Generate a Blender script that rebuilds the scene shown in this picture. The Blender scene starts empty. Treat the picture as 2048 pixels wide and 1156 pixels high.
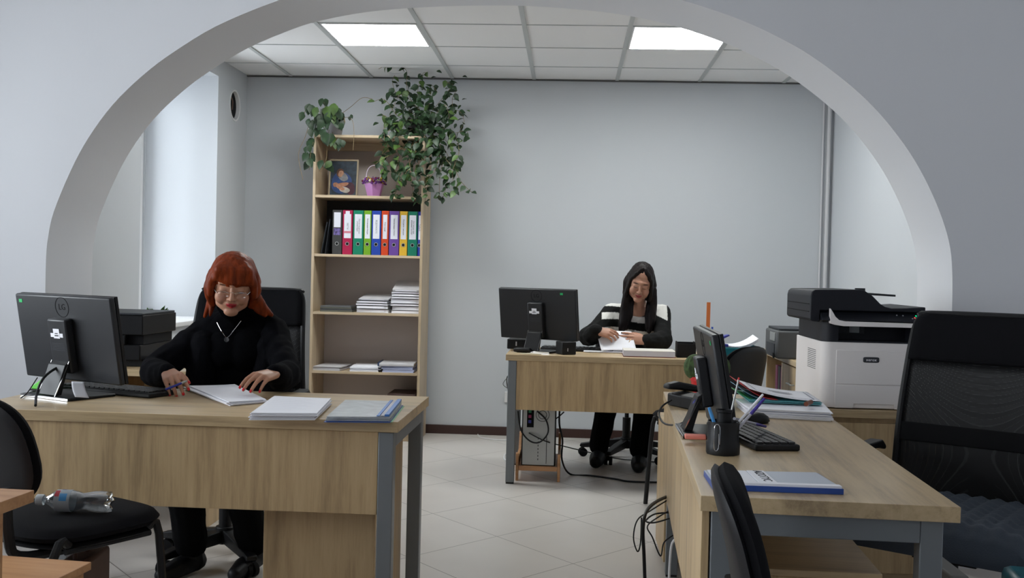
import bpy, bmesh, math, random
import numpy as np
from mathutils import Vector, Matrix, noise
R = math.radians
PI = math.pi
random.seed(7)
C = bpy.context.scene.collection
SC = bpy.context.scene

# ------------------------------------------------------------------ camera, sky, exposure
F = 2080.0; HC = 1.22
YAW, PITCH, ROLL = R(3.137), R(-1.03), R(1.36)
cam_d = bpy.data.cameras.new('camera'); cam_d.sensor_fit = 'HORIZONTAL'; cam_d.sensor_width = 36.0
cam_d.lens = F / 2048 * 36.0; cam_d.clip_start = 0.05
cam = bpy.data.objects.new('camera', cam_d); C.objects.link(cam)
CM = Matrix.Rotation(YAW, 3, 'Z') @ Matrix.Rotation(PI / 2 + PITCH, 3, 'X') @ Matrix.Rotation(ROLL, 3, 'Z')
cam.matrix_world = Matrix.Translation((0, 0, HC)) @ CM.to_4x4()
SC.camera = cam
def ray(x, y): return CM @ Vector(((x - 1024) / F, -(y - 578) / F, -1.0))
def at(x, y, Y):                      # photo direction -> point at room depth Y
    d = ray(x, y); return Vector((0, 0, HC)) + d * (Y / d.y)
def onz(x, y, z):                     # photo direction -> point at height z
    d = ray(x, y); return Vector((0, 0, HC)) + d * ((z - HC) / d.z)

w = bpy.data.worlds.new('sky'); SC.world = w; w.use_nodes = True
bg = w.node_tree.nodes['Background']; bg.inputs[0].default_value = (0.87, 0.94, 1.0, 1); bg.inputs[1].default_value = 4.8
SC.view_settings.view_transform = 'Standard'; SC.view_settings.look = 'None'
SC.view_settings.gamma = 1.0; SC.view_settings.use_curve_mapping = False
SC.view_settings.exposure = 1.03
SC.cycles.use_denoising = True
SC.cycles.max_bounces = 10; SC.cycles.diffuse_bounces = 6
PANEL = 13.0                           # ceiling light strength
def portal(name, loc, sy, sz):        # sky light enters through the window openings
    l = bpy.data.lights.new(name, 'AREA'); l.shape = 'RECTANGLE'; l.size = sz; l.size_y = sy
    l.cycles.is_portal = True
    o = bpy.data.objects.new(name, l); C.objects.link(o); o.location = loc; o.rotation_euler = (0, -PI / 2, 0)
    return o
# Room numbers
YB = 7.65; YF, YR = 4.5, 4.95; XL, XR = -2.43, 1.88; ZC = 2.625
XFL, XFR, YN = -3.7, 3.1, -2.6
WY0, WY1, WZ0, WZ1 = 5.76, 7.02, 0.82, 2.50
PY0, PY1, PZ0, PZ1 = 6.22, 7.01, 0.86, 2.47       # glass in the niche
portal('window_portal', (-3.04, (PY0 + PY1) / 2, (PZ0 + PZ1) / 2), PY1 - PY0, PZ1 - PZ0)
FW = [(1.6, 4.0), (-2.0, -0.2)]  # both unseen; the second is a rear window widened for fill from behind
for a, b in FW: portal('window_portal', (XFL - .16, (a + b) / 2, 1.6), b - a, 1.5)

# ------------------------------------------------------------------ materials
MATS = {}
def nt(m): return m.node_tree.nodes, m.node_tree.links
def mat(name, col, rough=0.5, metal=0.0, spec=0.5, bump=0, bscale=50, emit=None, estr=1, var=0, vscale=5, sheen=0, trans=0, alpha=1, stretch=None):
    if name in MATS: return MATS[name]
    m = bpy.data.materials.new(name); m.use_nodes = True; MATS[name] = m
    n, l = nt(m); b = n['Principled BSDF']
    b.inputs['Base Color'].default_value = (*col, 1); b.inputs['Roughness'].default_value = rough
    b.inputs['Metallic'].default_value = metal; b.inputs['Specular IOR Level'].default_value = spec
    b.inputs['Sheen Weight'].default_value = sheen; b.inputs['Transmission Weight'].default_value = trans
    b.inputs['Alpha'].default_value = alpha
    if emit: b.inputs['Emission Color'].default_value = (*emit, 1); b.inputs['Emission Strength'].default_value = estr
    if bump or var:
        tc = n.new('ShaderNodeTexCoord'); src = tc.outputs['Object']
        if stretch:
            mp = n.new('ShaderNodeMapping'); mp.inputs['Scale'].default_value = stretch
            l.new(src, mp.inputs[0]); src = mp.outputs[0]
    if bump:
        t = n.new('ShaderNodeTexNoise'); t.inputs['Scale'].default_value = bscale; t.inputs['Detail'].default_value = 4
        l.new(src, t.inputs['Vector'])
        bp = n.new('ShaderNodeBump'); bp.inputs['Strength'].default_value = bump; bp.inputs['Distance'].default_value = 0.004
        l.new(t.outputs[0], bp.inputs['Height']); l.new(bp.outputs[0], b.inputs['Normal'])
    if var:
        t = n.new('ShaderNodeTexNoise'); t.inputs['Scale'].default_value = vscale; t.inputs['Detail'].default_value = 3
        l.new(src, t.inputs['Vector'])
        r = n.new('ShaderNodeValToRGB'); r.color_ramp.elements[0].position = 0.3; r.color_ramp.elements[1].position = 0.7
        r.color_ramp.elements[0].color = (*[c * (1 - var) for c in col], 1)
        r.color_ramp.elements[1].color = (*[min(1, c * (1 + var)) for c in col], 1)
        l.new(t.outputs[0], r.inputs[0]); l.new(r.outputs[0], b.inputs['Base Color'])
    return m
def wood(name, c0, c1, c2, axis='X', rough=0.42):
    """laminate with long grain along an axis of the object, some rings"""
    if name in MATS: return MATS[name]
    m = bpy.data.materials.new(name); m.use_nodes = True; MATS[name] = m
    n, l = nt(m); b = n['Principled BSDF']; b.inputs['Roughness'].default_value = rough
    tc = n.new('ShaderNodeTexCoord'); mp = n.new('ShaderNodeMapping')
    s = {'X': (0.9, 14, 14), 'Y': (14, 0.9, 14), 'Z': (14, 14, 0.9)}[axis]
    mp.inputs['Scale'].default_value = s; l.new(tc.outputs['Object'], mp.inputs[0])
    t1 = n.new('ShaderNodeTexNoise'); t1.inputs['Scale'].default_value = 1.0; t1.inputs['Detail'].default_value = 5; t1.inputs['Distortion'].default_value = 0.6
    t2 = n.new('ShaderNodeTexNoise'); t2.inputs['Scale'].default_value = 5.0; t2.inputs['Detail'].default_value = 6; t2.inputs['Roughness'].default_value = 0.7
    l.new(mp.outputs[0], t1.inputs['Vector']); l.new(mp.outputs[0], t2.inputs['Vector'])
    mx = n.new('ShaderNodeMath'); mx.operation = 'MULTIPLY_ADD'; mx.inputs[1].default_value = 0.45
    l.new(t2.outputs[0], mx.inputs[0]); ml = n.new('ShaderNodeMath'); ml.operation = 'MULTIPLY'; ml.inputs[1].default_value = 0.6
    l.new(t1.outputs[0], ml.inputs[0]); l.new(ml.outputs[0], mx.inputs[2])
    r = n.new('ShaderNodeValToRGB'); e = r.color_ramp.elements
    e[0].position = 0.36; e[0].color = (*c0, 1); e[1].position = 0.68; e[1].color = (*c2, 1)
    k = e.new(0.52); k.color = (*c1, 1)
    l.new(mx.outputs[0], r.inputs[0]); l.new(r.outputs[0], b.inputs['Base Color'])
    bp = n.new('ShaderNodeBump'); bp.inputs['Strength'].default_value = 0.08; bp.inputs['Distance'].default_value = 0.002
    l.new(t2.outputs[0], bp.inputs['Height']); l.new(bp.outputs[0], b.inputs['Normal'])
    return m
def vcol(name, rough=0.5, sheen=0, spec=0.4, bump=0, bscale=100, sss=0):
    """material reading the thing's own colours from its colour attribute"""
    if name in MATS: return MATS[name]
    m = mat(name, (0.5, 0.5, 0.5), rough, spec=spec, sheen=sheen, bump=bump, bscale=bscale)
    n, l = nt(m); a = n.new('ShaderNodeVertexColor'); a.layer_name = 'col'
    l.new(a.outputs[0], n['Principled BSDF'].inputs['Base Color'])
    n['Principled BSDF'].inputs['Subsurface Weight'].default_value = sss
    n['Principled BSDF'].inputs['Subsurface Scale'].default_value = 0.01
    return m
def mesh_fabric(name, col, hole=0.35, scale=260):
    m = mat(name, col, 0.6)
    n, l = nt(m); b = n['Principled BSDF']; o = n['Material Output']
    tr = n.new('ShaderNodeBsdfTransparent'); mx = n.new('ShaderNodeMixShader')
    tc = n.new('ShaderNodeTexCoord'); v = n.new('ShaderNodeTexVoronoi'); v.inputs['Scale'].default_value = scale; v.inputs['Randomness'].default_value = 0.0
    l.new(tc.outputs['Object'], v.inputs['Vector'])
    c = n.new('ShaderNodeMath'); c.operation = 'LESS_THAN'; c.inputs[1].default_value = hole
    l.new(v.outputs['Distance'], c.inputs[0]); l.new(c.outputs[0], mx.inputs[0]); l.new(b.outputs[0], mx.inputs[1]); l.new(tr.outputs[0], mx.inputs[2])
    l.new(mx.outputs[0], o.inputs[0])
    return m
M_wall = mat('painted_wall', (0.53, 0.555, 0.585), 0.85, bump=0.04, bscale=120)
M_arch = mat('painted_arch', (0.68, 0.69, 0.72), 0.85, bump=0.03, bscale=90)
M_tile = mat('ceiling_tile', (0.84, 0.84, 0.84), 0.9, bump=0.15, bscale=220)
M_tbar = mat('ceiling_bar', (0.50, 0.52, 0.52), 0.6)
M_base = mat('dark_baseboard', (0.045, 0.02, 0.016), 0.35)
M_oak = wood('oak_grain_x', (0.33, 0.235, 0.135), (0.52, 0.385, 0.22), (0.61, 0.46, 0.275), 'X', 0.34)
M_oakY = wood('oak_grain_y', (0.33, 0.235, 0.135), (0.52, 0.385, 0.22), (0.61, 0.46, 0.275), 'Y')
M_oakZ = wood('oak_grain_z', (0.31, 0.21, 0.11), (0.50, 0.355, 0.19), (0.60, 0.44, 0.245), 'Z')
M_orange = wood('orange_beech', (0.36, 0.17, 0.07), (0.50, 0.26, 0.12), (0.56, 0.31, 0.15), 'X')
M_shelf = wood('shelf_wood', (0.36, 0.27, 0.17), (0.50, 0.39, 0.26), (0.58, 0.46, 0.32), 'Z')
M_shelfx = wood('shelf_wood_x', (0.36, 0.27, 0.17), (0.50, 0.39, 0.26), (0.58, 0.46, 0.32), 'X')
M_grey = mat('grey_metal', (0.19, 0.205, 0.22), 0.4, metal=0.3)
M_blk = mat('black_plastic', (0.008, 0.008, 0.009), 0.45, spec=.3)
M_blkm = mat('black_matte', (0.006, 0.006, 0.007), 0.8, spec=.2)
M_mon = mat('monitor_shell', (0.016, 0.017, 0.020), 0.4, spec=.4)
M_fab = mat('black_fabric', (0.006, 0.006, 0.0075), 0.95, bump=0.2, bscale=500, spec=0.15)
M_mesh = mesh_fabric('chair_mesh', (0.008, 0.008, 0.009), 0.30)
M_chrome = mat('chrome', (0.75, 0.76, 0.78), 0.12, metal=1)
M_steel = mat('steel', (0.42, 0.43, 0.42), 0.4, metal=0.7)
M_paper = mat('white_paper', (0.86, 0.86, 0.91), 0.8)
M_paper2 = mat('grey_paper', (0.55, 0.54, 0.56), 0.8, var=0.1, vscale=8)
M_ink = mat('ink', (0.03, 0.03, 0.035), 0.8)
M_white = mat('white_plastic', (0.72, 0.72, 0.73), 0.4)
M_cream = mat('printer_cream', (0.82, 0.78, 0.765), 0.5)
M_navy = mat('printer_dark', (0.009, 0.010, 0.015), 0.5, spec=.3)
M_dgrey = mat('printer_grey', (0.035, 0.038, 0.045), 0.5, spec=.3)
M_leaf = mat('dark_leaf', (0.012, 0.036, 0.010), 0.5, var=0.5, vscale=16)
M_leafL = mat('light_leaf', (0.05, 0.10, 0.018), 0.5, var=0.4, vscale=16)
M_stem = mat('plant_stem', (0.20, 0.14, 0.07), 0.7)
M_red = mat('red_plastic', (0.60, 0.02, 0.02), 0.35)
M_blue = mat('blue_plastic', (0.02, 0.03, 0.30), 0.4)
M_screen = mat('dark_screen', (0.01, 0.01, 0.012), 0.12)

# ------------------------------------------------------------------ builders
class MB:
    def __init__(s): s.b = bmesh.new()
    def _add(s, verts, faces, mi=0):
        vs = [s.b.verts.new(v) for v in verts]; out = []
        for f in faces:
            try: q = s.b.faces.new([vs[i] for i in f]); q.material_index = mi; out.append(q)
            except ValueError: pass
        return out
    def box(s, x0, y0, z0, x1, y1, z1, m=None, mi=0):
        v = [Vector(p) for p in ((x0,y0,z0),(x1,y0,z0),(x1,y1,z0),(x0,y1,z0),(x0,y0,z1),(x1,y0,z1),(x1,y1,z1),(x0,y1,z1))]
        if m: v = [m @ p for p in v]
        s._add(v, [(3,2,1,0),(4,5,6,7),(0,1,5,4),(1,2,6,5),(2,3,7,6),(3,0,4,7)], mi); return s
    def cyl(s, p0, p1, r0, r1=None, n=16, mi=0):
        p0, p1 = Vector(p0), Vector(p1); r1 = r0 if r1 is None else r1
        q = (p1 - p0).to_track_quat('Z', 'Y').to_matrix(); v = []
        for p, r in ((p0, r0), (p1, r1)):
            for i in range(n):
                a = 2*PI*i/n; v.append(p + q @ Vector((r*math.cos(a), r*math.sin(a), 0)))
        f = [(i, (i+1) % n, n+(i+1) % n, n+i) for i in range(n)]
        f += [tuple(range(n-1, -1, -1)), tuple(range(n, 2*n))]
        s._add(v, f, mi); return s
    def tube(s, pts, r, n=8, res=6, mi=0, smooth=True):
        P = [Vector(p) for p in pts]
        if smooth and len(P) > 2: P = spline(P, res)
        rings = []; up = None
        for i, p in enumerate(P):
            t = (P[min(i+1, len(P)-1)] - P[max(i-1, 0)]).normalized()
            if up is None:
                up = t.orthogonal().normalized()
            else:
                up = (up - t * up.dot(t)); up = up.normalized() if up.length > 1e-6 else t.orthogonal().normalized()
            bi = t.cross(up); rr = r[i*len(r)//len(P)] if isinstance(r, (list, tuple)) else r
            rings.append([s.b.verts.new(p + up*rr*math.cos(2*PI*k/n) + bi*rr*math.sin(2*PI*k/n)) for k in range(n)])
        for a, b in zip(rings, rings[1:]):
            for k in range(n):
                q = s.b.faces.new((a[k], a[(k+1) % n], b[(k+1) % n], b[k])); q.material_index = mi
        for rr in (rings[0][::-1], rings[-1]):
            q = s.b.faces.new(rr); q.material_index = mi
        return s
    def lathe(s, prof, n=24, m=None, mi=0):
        wrap = prof[0] == prof[-1] and prof[0][0] > 0; prof = prof[:-1] if wrap else prof; rings = []; m = m or Matrix.Identity(4)
        for r, z in prof:
            rings.append([s.b.verts.new(m @ Vector((r*math.cos(2*PI*k/n), r*math.sin(2*PI*k/n), z))) for k in range(n)])
        if wrap: rings.append(rings[0])
        for a, b in zip(rings, rings[1:]):
            for k in range(n):
                q = s.b.faces.new((a[k], a[(k+1) % n], b[(k+1) % n], b[k])); q.material_index = mi
        if not wrap:
            for rr in (rings[0][::-1], rings[-1]):
                q = s.b.faces.new(rr); q.material_index = mi
        return s
    def prism(s, poly, a, b, axis='Z', m=None, mi=0):
        """poly in the two other axes, extruded from a to b"""
        def P(u, v, t): return Vector({'Z': (u, v, t), 'Y': (u, t, v), 'X': (t, u, v)}[axis])
        n = len(poly); v = [P(*p, a) for p in poly] + [P(*p, b) for p in poly]
        if m: v = [m @ p for p in v]
        s._add(v, [tuple(range(n)), tuple(range(2*n-1, n-1, -1))] + [(i, n+i, n+(i+1) % n, (i+1) % n) for i in range(n)], mi); return s
    def ball(s, c, r, m=None, sub=2, mi=0):
        r = (r, r, r) if isinstance(r, (int, float)) else r
        mm = Matrix.Translation(c) @ (m.to_4x4() if m else Matrix.Identity(4)) @ Matrix.Diagonal((*r, 1))
        g = bmesh.ops.create_icosphere(s.b, subdivisions=sub, radius=1, matrix=mm)
        for v in g['verts']:
            for f in v.link_faces: f.material_index = mi
        return s
    def grid(s, P, mi=0):
        """P[i][j] points"""
        V = [[s.b.verts.new(p) for p in row] for row in P]
        for i in range(len(V)-1):
            for j in range(len(V[0])-1):
                q = s.b.faces.new((V[i][j], V[i+1][j], V[i+1][j+1], V[i][j+1])); q.material_index = mi
        return s
    def pad(s, w, h, t, e=4, curv=0.0, m=None, wtop=1.0, n=48, mi=0, lean=0.0):
        """rounded cushion in the x-z plane, thickness t along y"""
        m = m or Matrix.Identity(4); rr = [0.0, .4, .7, .86, .95, 1.0]
        def pt(r, a, side):
            c, q = math.cos(a), math.sin(a)
            x = r*w/2*math.copysign(abs(c)**(2/e), c); z = r*h/2*math.copysign(abs(q)**(2/e), q)
            x *= 1 + (wtop-1)*(z/h+.5)
            y = side*t/2*(1-r**6)**0.5 + curv*x*x + lean*z*z
            return m @ Vector((x, y, z))
        for side in (-1, 1):
            rings = []
            for r in rr:
                if r == 0: rings.append(s.b.verts.new(pt(0, 0, side))); continue
                if r == 1 and side == 1: rings.append(last); continue
                ring = [s.b.verts.new(pt(r, 2*PI*k/n, side)) for k in range(n)]
                if r == 1: last = ring
                rings.append(ring)
            for k in range(n):
                k2 = (k+1) % n
                f = (rings[0], rings[1][k], rings[1][k2]); s.b.faces.new(f if side == -1 else f[::-1]).material_index = mi
                for a, b in zip(rings[1:], rings[2:]):
                    f = (a[k], b[k], b[k2], a[k2]); s.b.faces.new(f if side == -1 else f[::-1]).material_index = mi
        return s
    def build(s, name, m, parent=None, bevel=0, world=False, smooth=True, label=None, seg=2):
        bmesh.ops.recalc_face_normals(s.b, faces=s.b.faces)
        for f in s.b.faces: f.smooth = smooth
        for e in s.b.edges:
            if len(e.link_faces) == 2 and e.calc_face_angle(0) > R(38): e.smooth = False
        me = bpy.data.meshes.new(name); s.b.to_mesh(me); s.b.free()
        for q in (m if isinstance(m, (list, tuple)) else [m]): me.materials.append(q)
        o = bpy.data.objects.new(name, me); C.objects.link(o)
        if bevel:
            b = o.modifiers.new('bevel', 'BEVEL'); b.width = bevel; b.segments = seg; b.limit_method = 'ANGLE'; b.angle_limit = R(40)
        put(o, parent, world)
        if label: o['label'] = label
        return o
def put(o, parent, world=False):
    if parent is not None:
        o.parent = parent
        if world:
            mw = Matrix.Identity(4); p = parent
            while p is not None: mw = p.matrix_basis @ mw; p = p.parent
            o.data.transform(mw.inverted())
def spline(P, res=6):
    out = []
    for i in range(len(P)-1):
        p0 = P[max(i-1, 0)]; p1 = P[i]; p2 = P[i+1]; p3 = P[min(i+2, len(P)-1)]
        for k in range(res):
            t = k/res
            out.append(0.5*((2*p1) + (p2-p0)*t + (2*p0-5*p1+4*p2-p3)*t*t + (3*p1-p0-3*p2+p3)*t**3))
    out.append(P[-1]); return out
def thing(name, label, cat, loc=(0, 0, 0), rotz=0, group=None):
    o = bpy.data.objects.new(name, None); C.objects.link(o); o.empty_display_size = 0.05
    o.location = loc; o.rotation_euler = (0, 0, rotz); o['label'] = label; o['category'] = cat
    if group: o['group'] = group
    bpy.context.view_layer.update() if False else None
    o.matrix_basis = Matrix.Translation(loc) @ Matrix.Rotation(rotz, 4, 'Z')
    return o
def tag(o, label, cat, group=None, kind=None):
    o['label'] = label; o['category'] = cat
    if group: o['group'] = group
    if kind: o['kind'] = kind
    return o
def struct(o): o['kind'] = 'structure'; return o
def copy_tree(o, parent=None):
    c = o.copy(); C.objects.link(c); c.parent = parent
    for ch in list(o.children): copy_tree(ch, c)
    return c
def text(name, body, size, m4, mt, parent, ext=0.0003, world=False):
    cu = bpy.data.curves.new(name, 'FONT'); cu.body = body; cu.size = size; cu.extrude = ext
    cu.align_x = 'CENTER'; cu.align_y = 'CENTER'; cu.resolution_u = 2; cu.materials.append(mt)
    o = bpy.data.objects.new('tmp_text', cu); C.objects.link(o)
    dg = bpy.context.evaluated_depsgraph_get(); dg.update(); me = bpy.data.meshes.new_from_object(o.evaluated_get(dg)); bpy.data.objects.remove(o, do_unlink=True); bpy.data.curves.remove(cu)
    o = bpy.data.objects.new(name, me); C.objects.link(o)
    o.parent = parent; o.matrix_basis = m4
    return o
def box(name, m, parent, *a, bevel=0.0015, **k):
    return MB().box(*a).build(name, m, parent, bevel=bevel, **k)
def evaluate(o):
    dg = bpy.context.evaluated_depsgraph_get(); dg.update()
    me = bpy.data.meshes.new_from_object(o.evaluated_get(dg)); o.modifiers.clear(); o.data = me
    return o
def cut(o, cutter_mb):
    c = cutter_mb.build('cutter', M_wall)
    b = o.modifiers.new('b', 'BOOLEAN'); b.operation = 'DIFFERENCE'; b.object = c; b.solver = 'EXACT'
    evaluate(o); bpy.data.objects.remove(c, do_unlink=True); return o

# ------------------------------------------------------------------ the rooms
fl = MB().box(-4.0, YN-.1, -0.1, 3.3, YB+.1, 0.0)
fm = bpy.data.materials.new('floor_tiles'); fm.use_nodes = True; n, l = nt(fm); b = n['Principled BSDF']
b.inputs['Roughness'].default_value = 0.32
tc = n.new('ShaderNodeTexCoord'); sp = n.new('ShaderNodeSeparateXYZ'); l.new(tc.outputs['Object'], sp.inputs[0])
def mth(op, a, b2=None, c=None):
    q = n.new('ShaderNodeMath'); q.operation = op
    for i, v in enumerate((a, b2, c)):
        if v is None: continue
        if isinstance(v, (int, float)): q.inputs[i].default_value = v
        else: l.new(v, q.inputs[i])
    return q.outputs[0]
ux = mth('MULTIPLY', mth('SUBTRACT', sp.outputs[0], 0.045), 1/0.694); uy = mth('MULTIPLY', mth('SUBTRACT', sp.outputs[1], 5.13), 1/0.794)
ga = mth('ADD', ux, uy); gb = mth('SUBTRACT', ux, uy)
def line(g):
    f = mth('FRACT', mth('ADD', g, 100.5)); return mth('LESS_THAN', mth('ABSOLUTE', mth('SUBTRACT', f, 0.5)), 0.0042)
gr = mth('MAXIMUM', line(ga), line(gb))
cmb = n.new('ShaderNodeCombineXYZ'); l.new(mth('FLOOR', mth('ADD', ga, 100.0)), cmb.inputs[0]); l.new(mth('FLOOR', mth('ADD', gb, 100.0)), cmb.inputs[1])
wn = n.new('ShaderNodeTexWhiteNoise'); l.new(cmb.outputs[0], wn.inputs[0])
ns = n.new('ShaderNodeTexNoise'); ns.inputs['Scale'].default_value = 3; l.new(tc.outputs['Object'], ns.inputs['Vector'])
tone = mth('MULTIPLY_ADD', wn.outputs[0], 0.25, mth('MULTIPLY', ns.outputs[0], 0.75))
rp = n.new('ShaderNodeValToRGB'); rp.color_ramp.elements[0].color = (0.50, 0.465, 0.435, 1); rp.color_ramp.elements[1].color = (0.62, 0.585, 0.55, 1)
l.new(tone, rp.inputs[0]); mx = n.new('ShaderNodeMix'); mx.data_type = 'RGBA'; mx.inputs[7].default_value = (0.20, 0.18, 0.165, 1)
l.new(gr, mx.inputs[0]); l.new(rp.outputs[0], mx.inputs[6]); l.new(mx.outputs[2], b.inputs['Base Color'])
struct(fl.build('floor', fm))
struct(MB().box(XL-.9, YR-.02, ZC, XR+.25, YB+.1, ZC+.1).box(-4.0, YN-.1, 2.9, 3.3, YF+.02, 3.0).build('ceiling', M_tile))
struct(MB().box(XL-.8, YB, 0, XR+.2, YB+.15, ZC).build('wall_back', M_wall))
# left wall of the inner room: deep window niche and a round duct hole
ve = at(461, 211, 7.37); ve.x = XL
wl = MB(); hs = .16
wl.box(XL-.6, YR, 0, XL, WY0, ZC).box(XL-.6, WY0, 0, XL, WY1, WZ0).box(XL-.6, WY0, WZ1, XL, WY1, ZC)
wl.box(XL-.6, WY1, 0, XL, YB, ve.z-hs).box(XL-.6, WY1, ve.z+hs, XL, YB, ZC).box(XL-.6, WY1, ve.z-hs, XL, ve.y-hs, ve.z+hs).box(XL-.6, ve.y+hs, ve.z-hs, XL, YB, ve.z+hs)
wl.box(XL-.6, WY0, WZ0, XL-.5, PY0, WZ1).box(XL-.6, PY1, WZ0, XL-.5, WY1, WZ1).box(XL-.6, PY0, WZ0, XL-.5, PY1, PZ0).box(XL-.6, PY0, PZ1, XL-.5, PY1, WZ1)  # unseen wall filler, added around the glass to cut the window's light
NS = 48; inner = []; outer = []
for k in range(NS):
    a = 2*PI*k/NS; c, s_ = math.cos(a), math.sin(a); q = hs/max(abs(c), abs(s_))
    inner.append(Vector((XL, ve.y+.108*c, ve.z+.108*s_))); outer.append(Vector((XL, ve.y+q*c, ve.z+q*s_)))
wl._add(inner+outer, [(k, (k+1) % NS, NS+(k+1) % NS, NS+k) for k in range(NS)])
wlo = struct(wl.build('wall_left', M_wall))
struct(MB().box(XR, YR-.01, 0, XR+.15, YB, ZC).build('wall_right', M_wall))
vt = thing('vent_duct', 'round black vent hole with a white rim high beside the bright window niche', 'vent', (XL, ve.y, ve.z))
MB().lathe([(0.112, .006), (0.112, -.15), (.100, -.15), (.100, .004), (.112, .006)], 48, Matrix.Rotation(PI/2, 4, 'Y')).build('rim', M_white, vt)
MB().cyl((-.16, 0, 0), (-.022, 0, 0), .101, n=40).build('duct', M_blkm, vt)
MB().tube([(-.018, -.04, .06), (-.012, -.01, .03), (-.018, 0, -.03)], .005).build('wire', mat('brown_wire', (.12, .07, .05), .6), vt)
# the arch
AP = [(-2.323,0),(-2.323,1.10),(-2.322,1.226),(-2.314,1.32),(-2.29,1.432),(-2.216,1.615),(-2.139,1.76),(-2.03,1.91),(-1.895,2.042),(-1.759,2.145),(-1.575,2.258),(-1.35,2.355),(-1.207,2.398),(-1.0,2.438),(-.75,2.462),(-.479,2.474),(-.22,2.474),(.05,2.457),(.267,2.43),(.485,2.382),(.698,2.312),(.85,2.245),(1.0,2.163),(1.176,2.034),(1.308,1.908),(1.427,1.757),(1.51,1.615),(1.57,1.48),(1.606,1.36),(1.619,1.24),(1.622,1.10),(1.622,0)]
arc = [Vector((x, 0, z)) for x, z in AP[1:-1]]
arc = [(p.x, p.z) for p in spline(arc, 4)]
poly = [(-4.0, 0), (-2.323, 0)] + arc + [(1.622, 0), (3.3, 0), (3.3, 2.9), (-4.0, 2.9)]
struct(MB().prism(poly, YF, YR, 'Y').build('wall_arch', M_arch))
# near room, around and behind the camera
wn_ = MB(); ys = sorted([YN] + [v for a in FW for v in a] + [YF])
prev = YN
for a, b_ in sorted(FW): wn_.box(XFL-.13, prev, 0, XFL, a, 2.9); prev = b_; wn_.box(XFL-.13, a, 0, XFL, b_, .85); wn_.box(XFL-.13, a, 2.35, XFL, b_, 2.9)
wn_.box(XFL-.13, prev, 0, XFL, YF, 2.9)
struct(wn_.build('wall_near_left', M_arch))
struct(MB().box(XFR, YN, 0, XFR+.15, YF, 2.9).build('wall_near_right', M_arch))
struct(MB().box(-4.0, YN-.15, 0, 3.3, YN, 2.9).build('wall_near_back', M_arch))
# windows
M_glass = bpy.data.materials.new('window_glass'); M_glass.use_nodes = True; n, l = nt(M_glass)
g = n.new('ShaderNodeBsdfGlossy'); g.inputs['Roughness'].default_value = 0.02; t = n.new('ShaderNodeBsdfTransparent'); fr = n.new('ShaderNodeFresnel'); fr.inputs[0].default_value = 1.3
mxs = n.new('ShaderNodeMixShader'); l.new(fr.outputs[0], mxs.inputs[0]); l.new(t.outputs[0], mxs.inputs[1]); l.new(g.outputs[0], mxs.inputs[2]); l.new(mxs.outputs[0], n['Material Output'].inputs[0])
def window(i, X, y0, y1, z0, z1):
    t = bpy.data.objects.new('window_%d' % i, None); C.objects.link(t); t['kind'] = 'structure'
    f = MB(); e = .055
    f.box(X-.03, y0, z0, X+.03, y0+e, z1).box(X-.03, y1-e, z0, X+.03, y1, z1).box(X-.03, y0+e, z0, X+.03, y1-e, z0+e).box(X-.03, y0+e, z1-e, X+.03, y1-e, z1)
    ym = (y0+y1)/2; f.box(X-.03, ym-.035, z0+e, X+.03, ym+.035, z1-e)
    f.build('window_frame', M_white, t, bevel=.004)
    MB().box(X-.004, y0+e, z0+e, X+.004, ym-.035, z1-e).build('pane', M_glass, t); MB().box(X-.004, ym+.035, z0+e, X+.004, y1-e, z1-e).build('pane', M_glass, t)
    if i == 1: MB().box(XL-.6+.10, WY0+.001, WZ0+.001, XL+.03, WY1-.001, WZ0+.03).build('window_sill', M_white, t, bevel=.004)
    else: MB().box(X+.03, y0+.002, z0-.02, XFL+.03, y1-.002, z0+.012).build('window_sill', M_white, t, bevel=.004)
window(1, -2.97, PY0, PY1, PZ0, PZ1)
for i, (a, b_) in enumerate(FW): window(2+i, XFL-.08, a, b_, .85, 2.35)
# baseboards
struct(MB().box(XL, YB-.016, 0, XR, YB, .065).build('baseboard_back', M_base, bevel=.003))
struct(MB().box(XR-.016, YR, 0, XR, YB-.016, .065).build('baseboard_right', M_base, bevel=.003))
struct(MB().box(XL, YR, 0, XL+.016, YB-.016, .065).build('baseboard_left', M_base, bevel=.003))
# ceiling grid
g1 = MB(); cols = [-2.10, -1.497, -.895, -.293, .312, .908, 1.512]; rows = [7.17, 6.565, 5.96, 5.355]
for x in cols: g1.box(x-.013, YR, ZC-.006, x+.013, YB, ZC-.0005)
for y in rows:
    xs = [XL] + cols + [XR]
    for a, b_ in zip(xs, xs[1:]): g1.box(a+.014 if a != XL else a, y-.004, ZC-.004, b_-.014 if b_ != XR else b_, y+.004, ZC-.0004)
struct(g1.build('trim_1', M_tbar))
struct(MB().box(XL, YB-.012, ZC-.012, XR, YB, ZC-.002).build('gap_shade_strip', mat('gap_shade', (.10, .10, .10), .7)))  # dark strip painting in the shaded gap where ceiling meets back wall
M_led = mat('led_diffuser', (1, 1, 1), .5, emit=(0.97, 1.0, 0.98), estr=PANEL)
def led(x0, lab, y0=5.968, y1=6.558, zc=ZC, w=.57):
    t = thing('ceiling_light', lab, 'ceiling light', (x0, y0, zc), group='square ceiling lights')
    h = y1-y0
    MB().box(0, 0, -.006, w, .012, 0).box(0, h-.012, -.006, w, h, 0).box(0, .012, -.006, .012, h-.012, 0).box(w-.012, .012, -.006, w, h-.012, 0).build('frame', M_white, t)
    MB().box(.012, .012, -.004, w-.012, h-.012, -.001).build('diffuser', M_led, t)
led(-1.48, 'lit square ceiling light left above the bookcase plants'); led(.328, 'lit square ceiling light on the right, partly cut off by the arch')
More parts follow.
